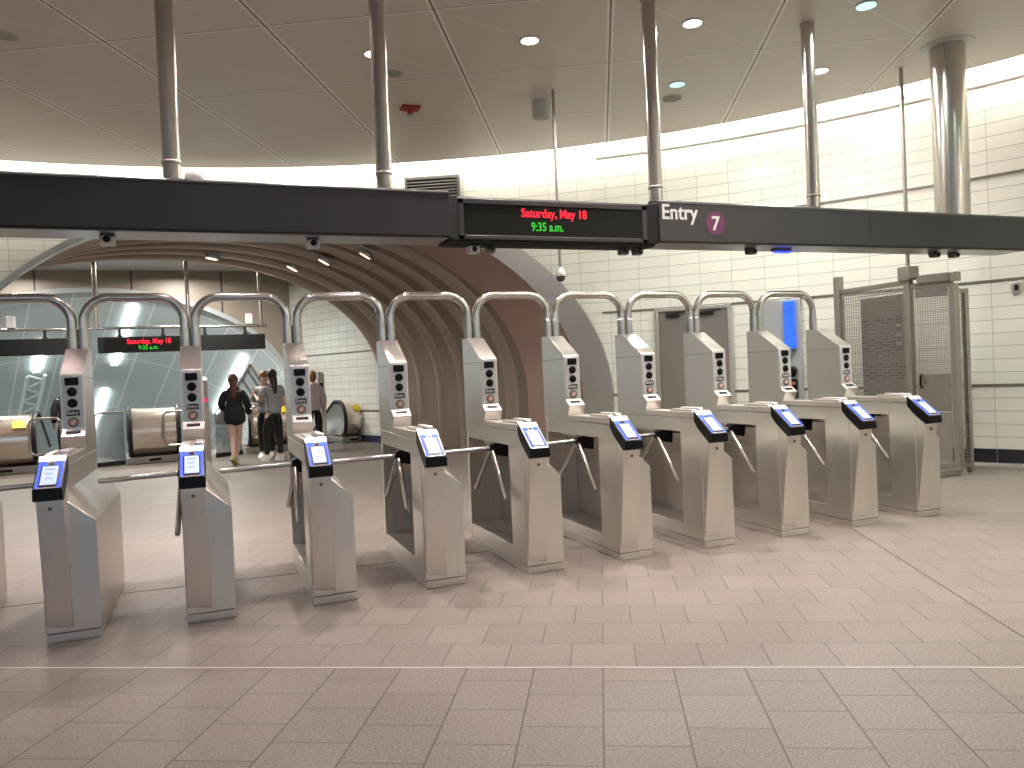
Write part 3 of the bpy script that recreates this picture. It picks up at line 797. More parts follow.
MB().prism([(-.13, -.10), (.13, -.10), (.13, .10), (-.13, .10)], -.035, 0, 'z').build('plate', M_SPRINK, t, .01)
MB().lathe([(.05, -.03), (.04, -.09), (.02, -.11)]).build('head', M_SPRINK, t); MB().lathe([(.055, -.115), (.055, -.125)], seg=16).build('deflector', M_RIM, t)
MB().cyl((0, 0, -.1), (0, 0, -.12), .012, 8).build('frame_arm', M_RIM, t)
# wall grille above the beam
t = empty('wall_vent', (0, 0, 0), 0, 'dark louvred vent on the tiled wall above the blank beam right end', 'vent')
p = onwall(24.35, 0, RW-.03); q = onwall(28.55, 0, RW-.03); d = (q-p).normalized(); nv = Vector((-d.y, d.x, 0))
if nv.dot(Vector((CX, CY, 0))-p) < 0: nv = -nv
MBx = MB(); MBx.hull([(a + nv*h).to_tuple()[:2] + (z,) for a in (p, q) for h in (-.02, .02) for z in (4.45, 5.13)]); MBx.build('backing', M_BEAM, t)
for i in range(12):
    z = 4.49 + i*.054
    MB().hull([(a + nv*h).to_tuple()[:2] + (z+dz,) for a in (p+d*.03, q-d*.03) for h, dz in ((.02, .02), (.045, 0), (.02, .028), (.045, .008))]).build('louvre', M_STRIPE, t)
for a, z0, z1 in ((p, 4.45, 5.13), (q-d*.04, 4.45, 5.13)): MB().hull([(a+d*e + nv*h).to_tuple()[:2] + (z,) for e in (0, .04) for h in (0, .05) for z in (z0, z1)]).build('frame_bar', M_STRIPE, t)
MB().hull([(a + nv*h).to_tuple()[:2] + (z,) for a in (p, q) for h in (0, .05) for z in (5.10, 5.14)]).build('frame_bar', M_STRIPE, t)

# ------------------------------------------------------------------ right wall: double door, help point, gate, switch
def wall_frame(th, r=RW):
    """location + rotation so that local x runs along the wall to the right, local -y faces the room"""
    p = onwall(th, 0, r); return (p.x, p.y, 0), -rad(th)
loc, rz = wall_frame(45.4, RW-.06)
t = empty('door_1', loc, rz); struct(t, 'brushed steel double door in the curved tiled wall', 'door')
M_DOOR = steel('door_steel', (.46, .43, .39), .33)
DW, DH = 1.14, 2.44
for x0, x1, z0, z1 in ((-DW/2-.06, -DW/2, 0, DH+.06), (DW/2, DW/2+.06, 0, DH+.06), (-DW/2, DW/2, DH, DH+.06)):
    MB().box((x0, -.05, z0), (x1, .1, z1)).build('frame', M_PANEL, t, .004)
for x0, x1 in ((-DW/2+.006, -.004), (.004, DW/2-.006)):
    lf = MB().box((x0, -.01, .02), (x1, .05, DH-.006)).build('leaf', M_DOOR, t, .004)
    MB().box((x0+.12, -.075, DH-.10), (x0+.34, -.008, DH-.03)).build('closer', M_BLACKM, lf, .004)
    MB().cyl((x0+.30, -.06, DH-.035), (x0+.46, -.05, DH-.015), .012, 8).build('closer_arm', M_BLACKM, lf)
hd = MB().tube([(-.07, -.01, 1.30), (-.07, -.07, 1.34), (-.07, -.07, 1.94), (-.07, -.01, 1.98)], .020, 10).build('handle', M_BLACK, t)
loc, rz = wall_frame(51.9, RW-.10)
t = empty('help_point', loc, rz, 'wall help point with glowing blue light panel and black intercom below', 'help point')
MB().box((-.42, -.02, .25), (.16, .09, 2.5)).build('back_panel', mat('help_point_panel', (.40, .40, .40), .35, .3), t, .01)
sp = MB().box((-.085, -.10, 1.72), (.085, -.0, 2.46)).build('light_panel', M_BLUESIGN, t, .008)
b = MB()
for x0, x1, z0, z1 in ((.0, .05, 2.36, 2.375), (.04, .05, 2.30, 2.375), (.0, .05, 2.30, 2.312), (.0, .012, 2.25, 2.312), (.0, .05, 2.25, 2.262), (-.055, -.045, 2.27, 2.36)):
    b.box((x0, -.103, z0), (x1, -.099, z1))
b.build('glyph', M_BLUESIGND, sp)
MB().cyl((0, -.05, 1.55), (0, -.05, 1.73), .014, 10).build('stem', M_TUBE, t)
it = MB().box((-.085, -.09, .95), (.085, 0, 1.24)).build('intercom', M_BLACK, t, .01)
MB().lathe([(.085, 0), (.085, -.09), (.06, -.12)], (0, 0, 1.36), 24, 'y').build('speaker_dome', M_BLACK, t)
MB().box((-.06, -.10, 1.15), (.06, -.088, 1.20)).build('emergency_button', mat('orange_button', (.35, .12, .05), .4), it, .004)
MB().box((-.06, -.10, .98), (.06, -.088, 1.06)).build('call_button', M_BLACKM, it, .004)
loc, rz = wall_frame(0, RW); q = Vector((10.163, 7.304, 0)); th = math.degrees(math.atan2(q.x-CX, q.y-CY)); loc, rz = wall_frame(th, RW-.02)
t = empty('wall_switch', (loc[0], loc[1], 2.3), rz, 'small grey switch plate on the tiled wall at the right edge', 'switch')
MB().box((-.055, -.012, 0), (.055, .015, .16)).build('plate', M_PANEL, t, .006); MB().box((-.025, -.022, .045), (.025, -.010, .12)).build('rocker', M_BLACKM, t, .004)

# service gate enclosure
def lattice(b, p, q, z0, z1, sp, wd, dz=None):
    """woven mesh panel between plan points p, q"""
    p, q = Vector((*p, 0)), Vector((*q, 0)); d = q-p; Ln = d.length; d.normalize(); nn = Vector((-d.y, d.x, 0))*.004
    n = int(Ln/sp)
    for i in range(n+1):
        a = p + d*(i*Ln/n); s = d*wd/2
        b.hull([(a+e*s+h*nn).to_tuple()[:2]+(z,) for e in (-1, 1) for h in (-1, 1) for z in (z0, z1)])
    m = int((z1-z0)/sp)
    for j in range(m+1):
        z = z0 + j*(z1-z0)/m
        b.hull([(a+h*nn*1.4).to_tuple()[:2]+(z+e*wd/2,) for a in (p, q) for h in (-1, 1) for e in (-1, 1)])
    return b
M_MESH = steel('gate_mesh_steel', (.44, .41, .375), .4)
M_GATE = steel('gate_steel', (.40, .37, .33), .36)
g = empty('gate_enclosure', (8.6, 7.65, 0), 0, 'steel mesh service gate enclosure right of the turnstiles', 'gate')
C0, A0, D0 = (0, 0), (0, 1.22), (.20, -.50)          # corner, rear post, gate post
D1 = (.43, -.47)
def post(p, z1, s, name='post', m=M_GATE, z0=0): return MB().box((p[0]-s, p[1]-s, z0), (p[0]+s, p[1]+s, z1)).build(name, m, g, .004)
post(A0, 2.72, .05); post(C0, 2.52, .042); post(D0, 2.42, .042)
def rail(p, q, z, s=.03, name='rail', hgt=None):
    p, q = Vector((*p, z)), Vector((*q, z)); d = (q-p).normalized(); nn = Vector((-d.y, d.x, 0))*s; hh = hgt or s
    return MB().hull([(a+e*nn+Vector((0, 0, k*hh))).to_tuple() for a in (p, q) for e in (-1, 1) for k in (-1, 1)]).build(name, M_GATE, g, .003)
for z in (.12, 2.50): rail(A0, C0, z)
for z in (.10, 2.44): rail(C0, D0, z)
lattice(MB(), (0, 1.16), (0, .05), .15, 2.47, .042, .011).build('mesh_panel', M_MESH, g, smooth=0)
# door seen through the left panel: perforated leaf
MB().box((.02, .08, .15), (.05, .84, 2.36)).build('gate_leaf', M_GATE, g, .004)
b = MB()
for j in range(40):
    for i in range(14):
        yy = .12+i*.052+(.026 if j % 2 else 0); zz = .55+j*.038
        b.lathe([(.012, .0185), (.012, .0205)], (0, yy, zz), 6, 'x')
tag(b.build('perforation', M_BLACKM, g, smooth=0), kind='stuff')
MB().box((.012, .15, 1.62), (.019, .25, 2.08)).build('notice', mat('notice_grey', (.20, .19, .18), .5), g)
for z in (1.68, 1.80, 1.92): MB().box((.009, .16, z), (.013, .24, z+.05)).build('notice_mark', M_PANEL, g)
# gate door panel: mesh above, plate below
Cv, Dv = Vector((*C0, 0)), Vector((*D0, 0)); dv = (Dv-Cv).normalized()
pa, pb = Cv+dv*.075, Dv-dv*.07
lattice(MB(), pa[:2], pb[:2], 1.28, 2.28, .030, .010).build('mesh_panel', M_MESH, g, smooth=0)
nn = Vector((-dv.y, dv.x, 0))*.012
if nn.y > 0: nn = nn
MB().hull([(a+e*nn).to_tuple()[:2]+(z,) for a in (pa, pb) for e in (-1, 1) for z in (.80, 1.28)]).build('kick_plate', M_GATE, g, .002)
MB().hull([(a+e*nn).to_tuple()[:2]+(z,) for a in (pa, pb) for e in (-1, 1) for z in (.16, .79)]).build('kick_plate', M_MESH, g, .002)
MB().hull([(a+e*nn*1.3).to_tuple()[:2]+(z,) for a in (pa, pb) for e in (-1, 1) for z in (2.28, 2.38)]).build('top_plate', M_NICHE, g, .002)
side = Vector((dv.y, -dv.x, 0))
if side.y > 0: side = -side
side = Vector((-.887, -.46, 0))
hp_ = Cv + dv*.13 + side*.03
MB().tube([hp_+Vector((0, 0, 1.28)), hp_+side*.05+Vector((0, 0, 1.25)), hp_+side*.05+Vector((0, 0, 1.14)), hp_+Vector((0, 0, 1.10))], .012, 10).build('handle', M_BLACK, g)
MB().box((-.09, -.09, 2.52), (.09, .09, 2.70)).build('post_box', M_GATE, g, .006)
MB().hull([(a+s_*.07).to_tuple()[:2]+(z,) for a in (Cv+dv*.12, Cv+dv*.50) for s_ in (side, -side) for z in (2.46, 2.56)]).build('operator_box', M_GATE, g, .006)
MB().box((D0[0]-.06, D0[1]-.06, 2.45), (D0[0]+.06, D0[1]+.06, 2.56)).build('post_box', M_NICHE, g, .004)
# return panel towards the wall
post(D1, 2.36, .03)
for z in (.10, 2.33): rail(D0, D1, z, .025)
lattice(MB(), (D0[0]+.05, D0[1]), (D1[0]-.03, D1[1]), .14, 2.30, .042, .011).build('mesh_panel', M_MESH, g, smooth=0)
MB().hull([(D0[0]-.06, D0[1]-.06, 0), (D0[0]+.08, D0[1]-.06, 0), (D0[0]+.08, D0[1]+.06, 0), (D0[0]-.06, D0[1]+.06, 0), (D0[0]-.03, D0[1]-.03, .12), (D0[0]+.03, D0[1]-.03, .12), (D0[0]+.03, D0[1]+.03, .12), (D0[0]-.03, D0[1]+.03, .12)]).build('foot', M_GATE, g, .004)
rail((D0[0], D0[1]-.02), (D0[0]-.55, D0[1]-.08), .05, .03)
# threshold by the gate
t = empty('conduit_rod', (8.6, 7.65, 2.705), 0, 'thin conduit rod from the gate enclosure up to the ceiling', 'conduit')
MB().cyl((0, 0, 0), (0, 0, ZC-2.70), .026, 12).build('rod', M_NICHE, t); MB().lathe([(.038, 2.18), (.038, 2.21), (.028, 2.22)]).build('collar', M_NICHE, t)

# ------------------------------------------------------------------ escalator hall
AXR = rad(13)
M_DRUM = mat('drum_steel', (.80, .72, .62), .24, .9)
def make_newel(x, y, wd, hgt, rz, label, yellow):
    """steel-clad rounded island between two escalators, handrails at both ends"""
    t = empty('escalator_newel', (x, y, 0), rz, label, 'escalator end', 'rounded escalator ends in the hall')
    rr_ = (hgt-.14)/2; zc = .14+rr_
    def prof(r2, dz=0):
        p = [(1.6, zc+r2-.75), (.25, zc+r2)]
        p += [(-r2*math.sin(PI*i/16)*.8, zc+r2*math.cos(PI*i/16)) for i in range(0, 17)]
        p += [(.25, zc-r2), (1.6, zc-r2-.75)]
        return p
    MB().prism(prof(rr_), -wd/2+.10, wd/2-.10, 'x').build('steel_drum', M_DRUM, t, 0, 30)
    for s in (-1, 1):
        xx = s*(wd/2-.06)
        MB().tube([(xx, a, b_) for a, b_ in prof(rr_+.02)], .045, 10).build('handrail', M_RUBBER, t)
        MB().prism(prof(rr_-.04), xx-.02 if s < 0 else xx-.02, xx+.02, 'x').build('end_panel', M_POLE, t, 0, 30)
    MB().box((-wd/2-.02, -.28, 0), (wd/2+.02, .9, .15)).build('base_box', M_NICHE, t, .01)
    MB().box((-.12, -.29, .05), (.10, -.279, .10)).build('slot', M_BLACKM, t)
    if yellow:
        a = rad(50); y_, z_ = -rr_*math.sin(a)*.8, zc+rr_*math.cos(a)
        lb_ = MB().box((-.11, -.09, -.005), (.11, .09, .008)).build('warning_label', M_YELLOW, t); lb_.location = (yellow, y_, z_); lb_.rotation_euler = (a*.95, 0, 0)
    return t
make_newel(-3.74, 17.55, 1.10, 1.12, rad(3), 'rounded steel escalator end with black handrails at far left of hall', .25)
make_newel(-1.17, 17.72, 1.02, 1.12, rad(6), 'rounded steel escalator end behind the gap between first and second turnstiles', 0)
make_newel(1.10, 18.25, 1.0, 1.10, rad(10), 'rounded steel escalator end with yellow label behind the walking women', .25)
make_newel(3.10, 19.25, .62, .98, rad(16), 'rounded steel escalator end with yellow label beside the tiled hall wall', .1)
# hoop barriers in front of the newels
def hoop_barrier(x, y, rz, label):
    t = empty('hoop_barrier', (x, y, 0), rz, label, 'barrier', 'bent steel tube barriers by the escalators')
    pts = []
    for cx, cz, a in ((.16, .94, 0), (-.16, .94, 90), (-.16, .46, 180), (.16, .46, 270)):
        for k in range(6): q = rad(a+k*18); pts.append((cx+.10*math.cos(q), 0, cz+.10*math.sin(q)))
    MB().tube(pts, .024, 10, closed=True).build('hoop', M_TUBE, t)
    MB().cyl((.14, 0, 0), (.14, 0, .37), .024, 10).build('leg', M_TUBE, t)
    MB().lathe([(.06, 0), (.06, .012), (.03, .018)], (.14, 0, 0)).build('foot', M_TUBE, t)
hoop_barrier(-3.02, 17.08, rad(10), 'bent steel tube barrier before the escalator end at far left')
hoop_barrier(-.70, 17.20, rad(10), 'bent steel tube barrier before the escalator end left of the second turnstile')
hoop_barrier(1.02, 17.72, rad(10), 'bent steel tube barrier behind the walking women')
# glass balustrade panels
def glass_panel(p, q, label, z1=1.08):
    t = empty('glass_balustrade', (p[0], p[1], 0), 0, label, 'balustrade', 'glass balustrades at the escalators')
    d = Vector((q[0]-p[0], q[1]-p[1], 0)); L_ = d.length; t.rotation_euler = (0, 0, math.atan2(d.y, d.x))
    rr_ = .22
    pts = [(0, 0.05), (L_, 0.05), (L_, z1)] + [(rr_-rr_*math.sin(PI/2*i/6), z1-rr_+rr_*math.cos(PI/2*i/6)) for i in range(7)]
    MB().prism(pts, -.008, .008, 'y').build('pane', M_GLASS, t, 0, 30)
    MB().box((0, -.03, 0), (L_, .03, .09)).build('shoe', M_BEAM, t)
    MB().tube([(0, 0, z1-rr_)] + [(rr_-rr_*math.cos(PI/2*i/6), 0, z1-rr_+rr_*math.sin(PI/2*i/6)) for i in range(1, 7)] + [(L_, 0, z1)], .018, 8).build('rail', M_NICHE, t)
    return t
glass_panel((-2.30, 17.40), (-1.72, 17.62), 'grey glass balustrade left of the middle escalator end')
glass_panel((-5.1, 17.0), (-4.45, 17.25), 'grey glass balustrade at the left edge of the hall')
glass_panel((.02, 17.6), (.55, 18.0), 'grey glass balustrade behind the woman in black')
# moving stairs between the newels
def escalator(x, y, wd, rz, label):
    t = empty('escalator', (x, y, 0), rz, label, 'escalator', 'escalators going down from the hall')
    MB().box((-wd/2, -.5, -.05), (wd/2, .9, .006)).build('landing_plate', M_NICHE, t)
    b = MB()
    for i in range(8): b.box((-wd/2+.05, .9+i*.40, -.30-i*.24), (wd/2-.05, 1.32+i*.40, -.04-i*.24))
    b.build('steps', M_BEAM, t)
    for s in (-1, 1): MB().hull([(s*wd/2, .8, -.3), (s*wd/2, 4.0, -2.2), (s*wd/2, 4.0, -1.1), (s*wd/2, .8, .3), (s*(wd/2-.03), .8, -.3), (s*(wd/2-.03), 4.0, -2.2), (s*(wd/2-.03), 4.0, -1.1), (s*(wd/2-.03), .8, .3)]).build('skirt', M_POLE, t)
escalator(-2.34, 18.75, .6, rad(14), 'escalator between the two left steel escalator ends')
escalator(-.05, 18.9, .9, rad(14), 'escalator behind the woman in black')
escalator(1.95, 19.6, .7, rad(20), 'escalator beside the tiled hall wall')
# slim status pylons
def pylon(x, y, h, label, cap):
    t = empty('status_pylon', (x, y, 0), rad(8), label, 'pylon', 'slim steel pylons by the escalators')
    MB().box((-.085, -.06, 0), (.085, .06, 1.14)).build('lower_post', M_POLE, t, .01)
    MB().box((-.075, -.05, 1.14), (.075, .05, h-.05)).build('upper_post', M_NICHE, t, .01)
    MB().lathe([(.075, h-.05), (.075, h-.02), (.04, h)]).build('cap', M_LAMP if cap else M_POLE, t)
    MB().box((-.04, -.062, 1.22), (.04, -.048, 1.48 if not cap else 1.30)).build('signal', M_BLACK if not cap else mat('red_signal', (.4, 0, .03), .4, emit=(1, .02, .15), estr=1.2), t)
pylon(-.163, 15.96, 1.70, 'slim steel pylon with red signal and glowing cap beside the second turnstile', True)
pylon(2.373, 18.6, 1.74, 'slim steel pylon beside the pink-shirted person', False)

# hanging sign in the hall
SY = 19.0
def hall_sign(x0, x1, label, txt):
    t = empty('hanging_sign', (0, SY, 0), 0, label, 'hanging sign')
    MB().box((x0, -.10, 2.335), (x1, .10, 2.68)).build('casing', M_BLACKM, t, .008)
    if txt:
        MB().box((x0+.12, -.108, 2.37), (x0+1.75, -.098, 2.645)).build('screen', M_SCREEN, t)
        text_mesh('date_text', 'Saturday, May 18', .15, M_RED, t, (x0+1.02, -.111, 2.525), (PI/2, 0, 0), .002, .004, 'CENTER', .86)
        text_mesh('time_text', '9:35 a.m.', .13, M_GREEN, t, (x0+1.0, -.111, 2.395), (PI/2, 0, 0), .002, .002, 'CENTER', .86)
    n = 4 if txt else 3
    for i in range(n):
        x = x0 + (x1-x0)*(i+.5)/n
        MB().lathe([(.06, 2.68), (.03, 2.75), (.03, 2.847)], (x, 0, 0), 12).build('hanger', M_BLACKM, t)
    return t
hall_sign(-2.27, 1.20, 'black hanging sign in the hall with red date and green time', True)
hall_sign(-6.0, -2.72, 'blank black hanging sign in the hall at left edge', False)
t = empty('pipe_frame', (0, SY, 0), 0, 'horizontal steel pipe on ceiling poles carrying the hall signs', 'pipe frame')
MB().cyl((-6.0, 0, 2.88), (1.25, 0, 2.88), .032, 12).build('pipe', M_POLE, t)
for x in (-4.1, -2.28, -.43, 1.13): 
    MB().cyl((x, 0, 2.88), (x, 0, HZ), .045, 14).build('drop_pole', M_POLE, t)
    MB().lathe([(.09, HZ-.03), (.09, HZ)], (x, 0, 0)).build('flange', M_WPLASTIC, t)
for x in (-3.9, .85): MB().box((x-.06, -.08, 2.92), (x+.10, .06, 3.16)).build('junction_box', M_WPLASTIC, t, .01)

# ------------------------------------------------------------------ people
def skin(chains, name, m, parent, sub=2, root=0, extra=None):
    """chains: list of lists of (point, radius); points shared by position join up"""
    me = bpy.data.meshes.new(name); verts = []; radii = []; edges = []; key = {}
    for ch in chains:
        prev = None
        for p, r_ in ch:
            k = tuple(round(c, 4) for c in p)
            if k not in key: key[k] = len(verts); verts.append(p); radii.append(r_)
            i = key[k]
            if prev is not None and prev != i and (prev, i) not in edges: edges.append((prev, i))
            prev = i
    me.from_pydata(verts, edges, [])
    o = bpy.data.objects.new(name, me); COL.objects.link(o)
    md = o.modifiers.new('skin', 'SKIN'); md.use_smooth_shade = True; md.branch_smoothing = .6
    for i, sv in enumerate(me.skin_vertices[0].data):
        r_ = radii[i]; sv.radius = r_ if isinstance(r_, tuple) else (r_, r_); sv.use_root = (i == root)
    sd = o.modifiers.new('sub', 'SUBSURF'); sd.levels = sub; sd.render_levels = sub
    dg = bpy.context.evaluated_depsgraph_get(); dg.update()
    nm = bpy.data.meshes.new_from_object(o.evaluated_get(dg)); nm.name = name
    bpy.data.objects.remove(o); bpy.data.meshes.remove(me)
    if extra:
        bmx = bmesh.new(); bmx.from_mesh(nm); mb = MB(); mb.bm.free(); mb.bm = bmx; extra(mb); bmx.to_mesh(nm); bmx.free()
    nm.materials.clear(); nm.materials.append(m)
    for p in nm.polygons: p.use_smooth = True
    o = bpy.data.objects.new(name, nm); COL.objects.link(o); o.parent = parent
    return o

def hand(wrist, d, side, curl=.5):
    """five finger chains from a wrist going along d; side = thumb direction"""
    d = Vector(d).normalized(); side = Vector(side); side = (side - d*side.dot(d)).normalized(); palm = d.cross(side)
    w0 = Vector(wrist); k = w0 + d*.075
    ch = [[(tuple(w0), .026), (tuple(w0+d*.045), (.036, .020)), (tuple(k), (.036, .018))]]
    for i, ln in enumerate((.070, .080, .075, .058)):
        off = side*(.026-.0175*i); b0 = k + off; m1 = b0 + d*ln*.45 + palm*.006; m2 = m1 + (d*math.cos(curl)+palm*math.sin(curl))*ln*.35; m3 = m2 + (d*math.cos(curl*1.8)+palm*math.sin(curl*1.8))*ln*.28
        ch.append([(tuple(k), (.036, .018)), (tuple(b0+d*.008), .0095), (tuple(m1), .009), (tuple(m2), .0085), (tuple(m3), .007)])
    tb = w0 + d*.03 + side*.026
    ch.append([(tuple(w0+d*.045), (.036, .020)), (tuple(tb), .012), (tuple(tb+(d*.8+side*.6)*.035), .0105), (tuple(tb+(d*.95+side*.3)*.062), .008)])
    return ch

M_SKIN = mat('skin', (.58, .36, .27), .5); M_SKIN2 = mat('skin_pale', (.62, .42, .34), .5)
M_BLKCLOTH = mat('black_cloth', (.012, .012, .014), .85); M_GREY = mat('grey_tee', (.30, .31, .32), .85); M_PINK = mat('pink_sweater', (.62, .50, .53), .85)
M_HAIRR = mat('auburn_hair', (.10, .035, .02), .5); M_HAIRD = mat('dark_hair', (.022, .013, .010), .45); M_HAIRB = mat('ginger_hair', (.26, .11, .05), .5)
M_SHOEY = mat('yellow_sneaker', (.42, .38, .16), .6); M_SHOEW = mat('white_sneaker', (.72, .72, .71), .55); M_SHOEK = mat('black_shoe', (.02, .02, .02), .5)
M_EYE = mat('eye_dark', (.03, .02, .015), .3); M_CUP = mat('paper_cup', (.75, .74, .72), .5); M_RUST = mat('dark_red_hem', (.09, .015, .015), .8)

def person(loc, rz, H, label, top, pants, hair, shoes, skinm, pose, long_top=False, bare=False, tail='pony', sleeves='long'):
    """faces +y before rotation"""
    t = empty('person', loc, rz, label, 'person'); S = H/1.70
    V = lambda x, y, z: (x*S, y*S, z*S)
    P = dict(pel=(0, 0, .93), sp=(0, .0, 1.08), ch=(0, -.005, 1.26), nb=(0, -.01, 1.40), nk=(0, .0, 1.46), hd0=(0, .015, 1.53), hd1=(0, .02, 1.60), hd2=(0, .01, 1.665),
             shR=(.165, -.01, 1.375), elR=(.215, -.02, 1.10), wrR=(.22, .05, .87), shL=(-.165, -.01, 1.375), elL=(-.215, -.02, 1.10), wrL=(-.22, .05, .87),
             hpR=(.09, 0, .90), knR=(.10, .01, .49), anR=(.10, -.02, .085), hpL=(-.09, 0, .90), knL=(-.10, .01, .49), anL=(-.10, -.02, .085))
    P.update(pose.get('P', {}))
    J = {k: V(*v) for k, v in P.items()}
    R = lambda r_: tuple(x*S for x in r_) if isinstance(r_, tuple) else r_*S
    footd = pose.get('foot', {'R': (0, 1, 0), 'L': (0, 1, 0)})
    chains = [[(J['pel'], R((.155, .105))), (J['sp'], R((.125, .09))), (J['ch'], R((.145, .10))), (J['nb'], R((.075, .06))), (J['nk'], R(.052)), (J['hd0'], R((.066, .078))), (J['hd1'], R((.078, .095))), (J['hd2'], R((.058, .07)))]]
    for s in 'RL':
        sg = 1 if s == 'R' else -1
        chains.append([(J['ch'], R((.145, .10))), (J['sh'+s], R(.058)), (J['el'+s], R(.042)), (J['wr'+s], R(.028))])
        dd = Vector(J['wr'+s]) - Vector(J['el'+s])
        hc = hand(J['wr'+s], dd, (-.2*sg, 1, .1), pose.get('curl', .6))
        hc[0][0] = (J['wr'+s], R(.028)); chains += hc
        chains.append([(J['pel'], R((.155, .105))), (J['hp'+s], R(.092)), (J['kn'+s], R(.058)), (tuple(Vector(J['kn'+s]).lerp(Vector(J['an'+s]), .35)), R(.055)), (J['an'+s], R(.036))])
        fd = Vector(footd[s]).normalized()
        chains[-1].append((tuple(Vector(J['an'+s]) + (fd*.06 - Vector((0, 0, .045)))*S), R(.036))); chains[-1].append((tuple(Vector(J['an'+s]) + (fd*.15 - Vector((0, 0, .058)))*S), R(.028)))
    def face(mb):
        h = Vector(J['hd0'])
        mb.hull([tuple(h+Vector(v)*S) for v in ((-.014, .09, -.01), (.014, .09, -.01), (0, .118, -.004), (0, .092, .045), (-.008, .088, .04), (.008, .088, .04))])
        for sx in (-1, 1): mb.ball(tuple(h+Vector((sx*.082, .0, .02))*S), .03*S, 8, (.35, .7, 1))
        mb.ball(tuple(h+Vector((0, .078, -.035))*S), .024*S, 8, (1.1, .5, .35))
    bd = skin(chains, 'body', skinm, t, 2, 0, face)
    h = Vector(J['hd0'])
    for sx in (-1, 1): MB().ball(tuple(h+Vector((sx*.033, .088, .035))*S), .011*S, 8).build('eye', M_EYE, bd)
    # clothing
    zl = Vector(J['pel'])
    lowr = [(tuple(zl+Vector((0, 0, -.22))*S), R((.225, .16))), (J['pel'], R((.215, .155))), (tuple(zl+Vector((0, 0, .12))*S), R((.205, .145)))] if long_top else [(tuple(zl+Vector((0, 0, -.09))*S), R((.178, .128))), (tuple(zl+Vector((0, 0, .04))*S), R((.168, .122)))]
    tc = [lowr + [(J['sp'], R((.158, .115))), (J['ch'], R((.172, .126))), (tuple(Vector(J['nb'])+Vector((0, 0, -.01))), R((.14, .10))), (tuple(Vector(J['nk'])+Vector((0, -.005, .012))), R((.080, .076)))]]
    for s in 'RL':
        e, w_ = Vector(J['el'+s]), Vector(J['wr'+s])
        arm = [(J['ch'], R((.172, .126))), (J['sh'+s], R(.088))]
        if sleeves == 'long': arm += [(J['el'+s], R(.074)), (tuple(e.lerp(w_, .95)), R(.055))]
        else: arm += [(tuple(Vector(J['sh'+s]).lerp(e, .72)), R(.062))]
        tc.append(arm)
    skin(tc, 'top', top, t, 2, 0)
    pc = []
    for s in 'RL':
        hp_, kn, an = (Vector(J[k+s]) for k in ('hp', 'kn', 'an'))
        leg = [(tuple(zl+Vector((0, 0, .05))*S), R((.150, .112))), (tuple(zl+Vector((0, 0, -.03))*S), R((.158, .12))), (tuple(hp_), R(.104))]
        if bare: leg += [(tuple(hp_.lerp(kn, .42)), R(.092))]
        else: leg += [(tuple(kn), R(.074)), (tuple(kn.lerp(an, .5)), R(.064)), (tuple(kn.lerp(an, .93)), R(.050))]
        pc.append(leg)
    skin(pc, 'shorts' if bare else 'trousers', pants, t, 2, 0)
    for s in 'RL':
        fd = Vector(footd[s]).normalized(); an = Vector(J['an'+s]); sdv = fd.cross(Vector((0, 0, 1))).normalized(); upv = sdv.cross(fd)
        pts = []
        for a, w_, hh in ((-.06, .032, .10), (-.055, .036, .0), (.03, .040, .11), (.08, .046, .07), (.15, .044, .045), (.19, .030, .02)):
            for e in (-1, 1):
                for zz in (-.085, -.085+hh): pts.append(tuple(an + (fd*a + sdv*e*w_ + upv*zz)*S))
        MB().hull(pts).build('shoe', shoes, t, .012*S, 60)
    # hair
    hc = Vector(J['hd1'])
    b = MB(); b.ball(tuple(hc+Vector((0, -.020, .018))*S), .100*S, 18, (.93, 1.02, 1.05))
    b.ball(tuple(hc+Vector((0, -.045, -.04))*S), .075*S, 14, (1.0, .8, 1.1))
    b.build('hair', hair, t)
    if tail == 'pony':
        skin([[(tuple(hc+Vector((0, -.10, .03))*S), R(.035)), (tuple(hc+Vector((.0, -.14, -.03))*S), R(.045)), (tuple(hc+Vector((.01, -.135, -.13))*S), R(.042)), (tuple(hc+Vector((.01, -.12, -.22))*S), R(.022))]], 'ponytail', hair, t)
        MB().ball(tuple(hc+Vector((0, -.115, .015))*S), .035*S, 10).build('hair_tie', M_BLKCLOTH, t)
    elif tail == 'long':
        skin([[(tuple(hc+Vector((0, -.05, .0))*S), R((.085, .06))), (tuple(hc+Vector((0, -.085, -.12))*S), R((.080, .045))), (tuple(hc+Vector((0, -.105, -.26))*S), R((.062, .035))), (tuple(hc+Vector((0, -.11, -.36))*S), R((.035, .02)))]], 'long_hair', hair, t)
    return t
person((.377, 15.85, 0), rad(-4), 1.73, 'woman with long auburn hair in long black jacket and shorts walking away, bare legs', M_BLKCLOTH, M_RUST, M_HAIRR, M_SHOEY, M_SKIN2,
       {'P': dict(knR=(.07, .10, .50), anR=(.02, -.03, .085), knL=(-.05, .03, .50), anL=(-.10, .16, .085) if False else (.12, -.20, .15), hpL=(-.09, 0, .90), wrR=(.25, .10, .92), elR=(.245, -.04, 1.10), elL=(-.24, .02, 1.12), wrL=(-.17, .20, 1.02)) | dict(knL=(-.06, -.04, .50), anL=(-.04, -.26, .16), knR=(.05, .06, .49), anR=(-.02, .04, .085)),
        'foot': {'R': (0, 1, 0), 'L': (.25, .8, -.55)}}, long_top=True, bare=True, tail='long')
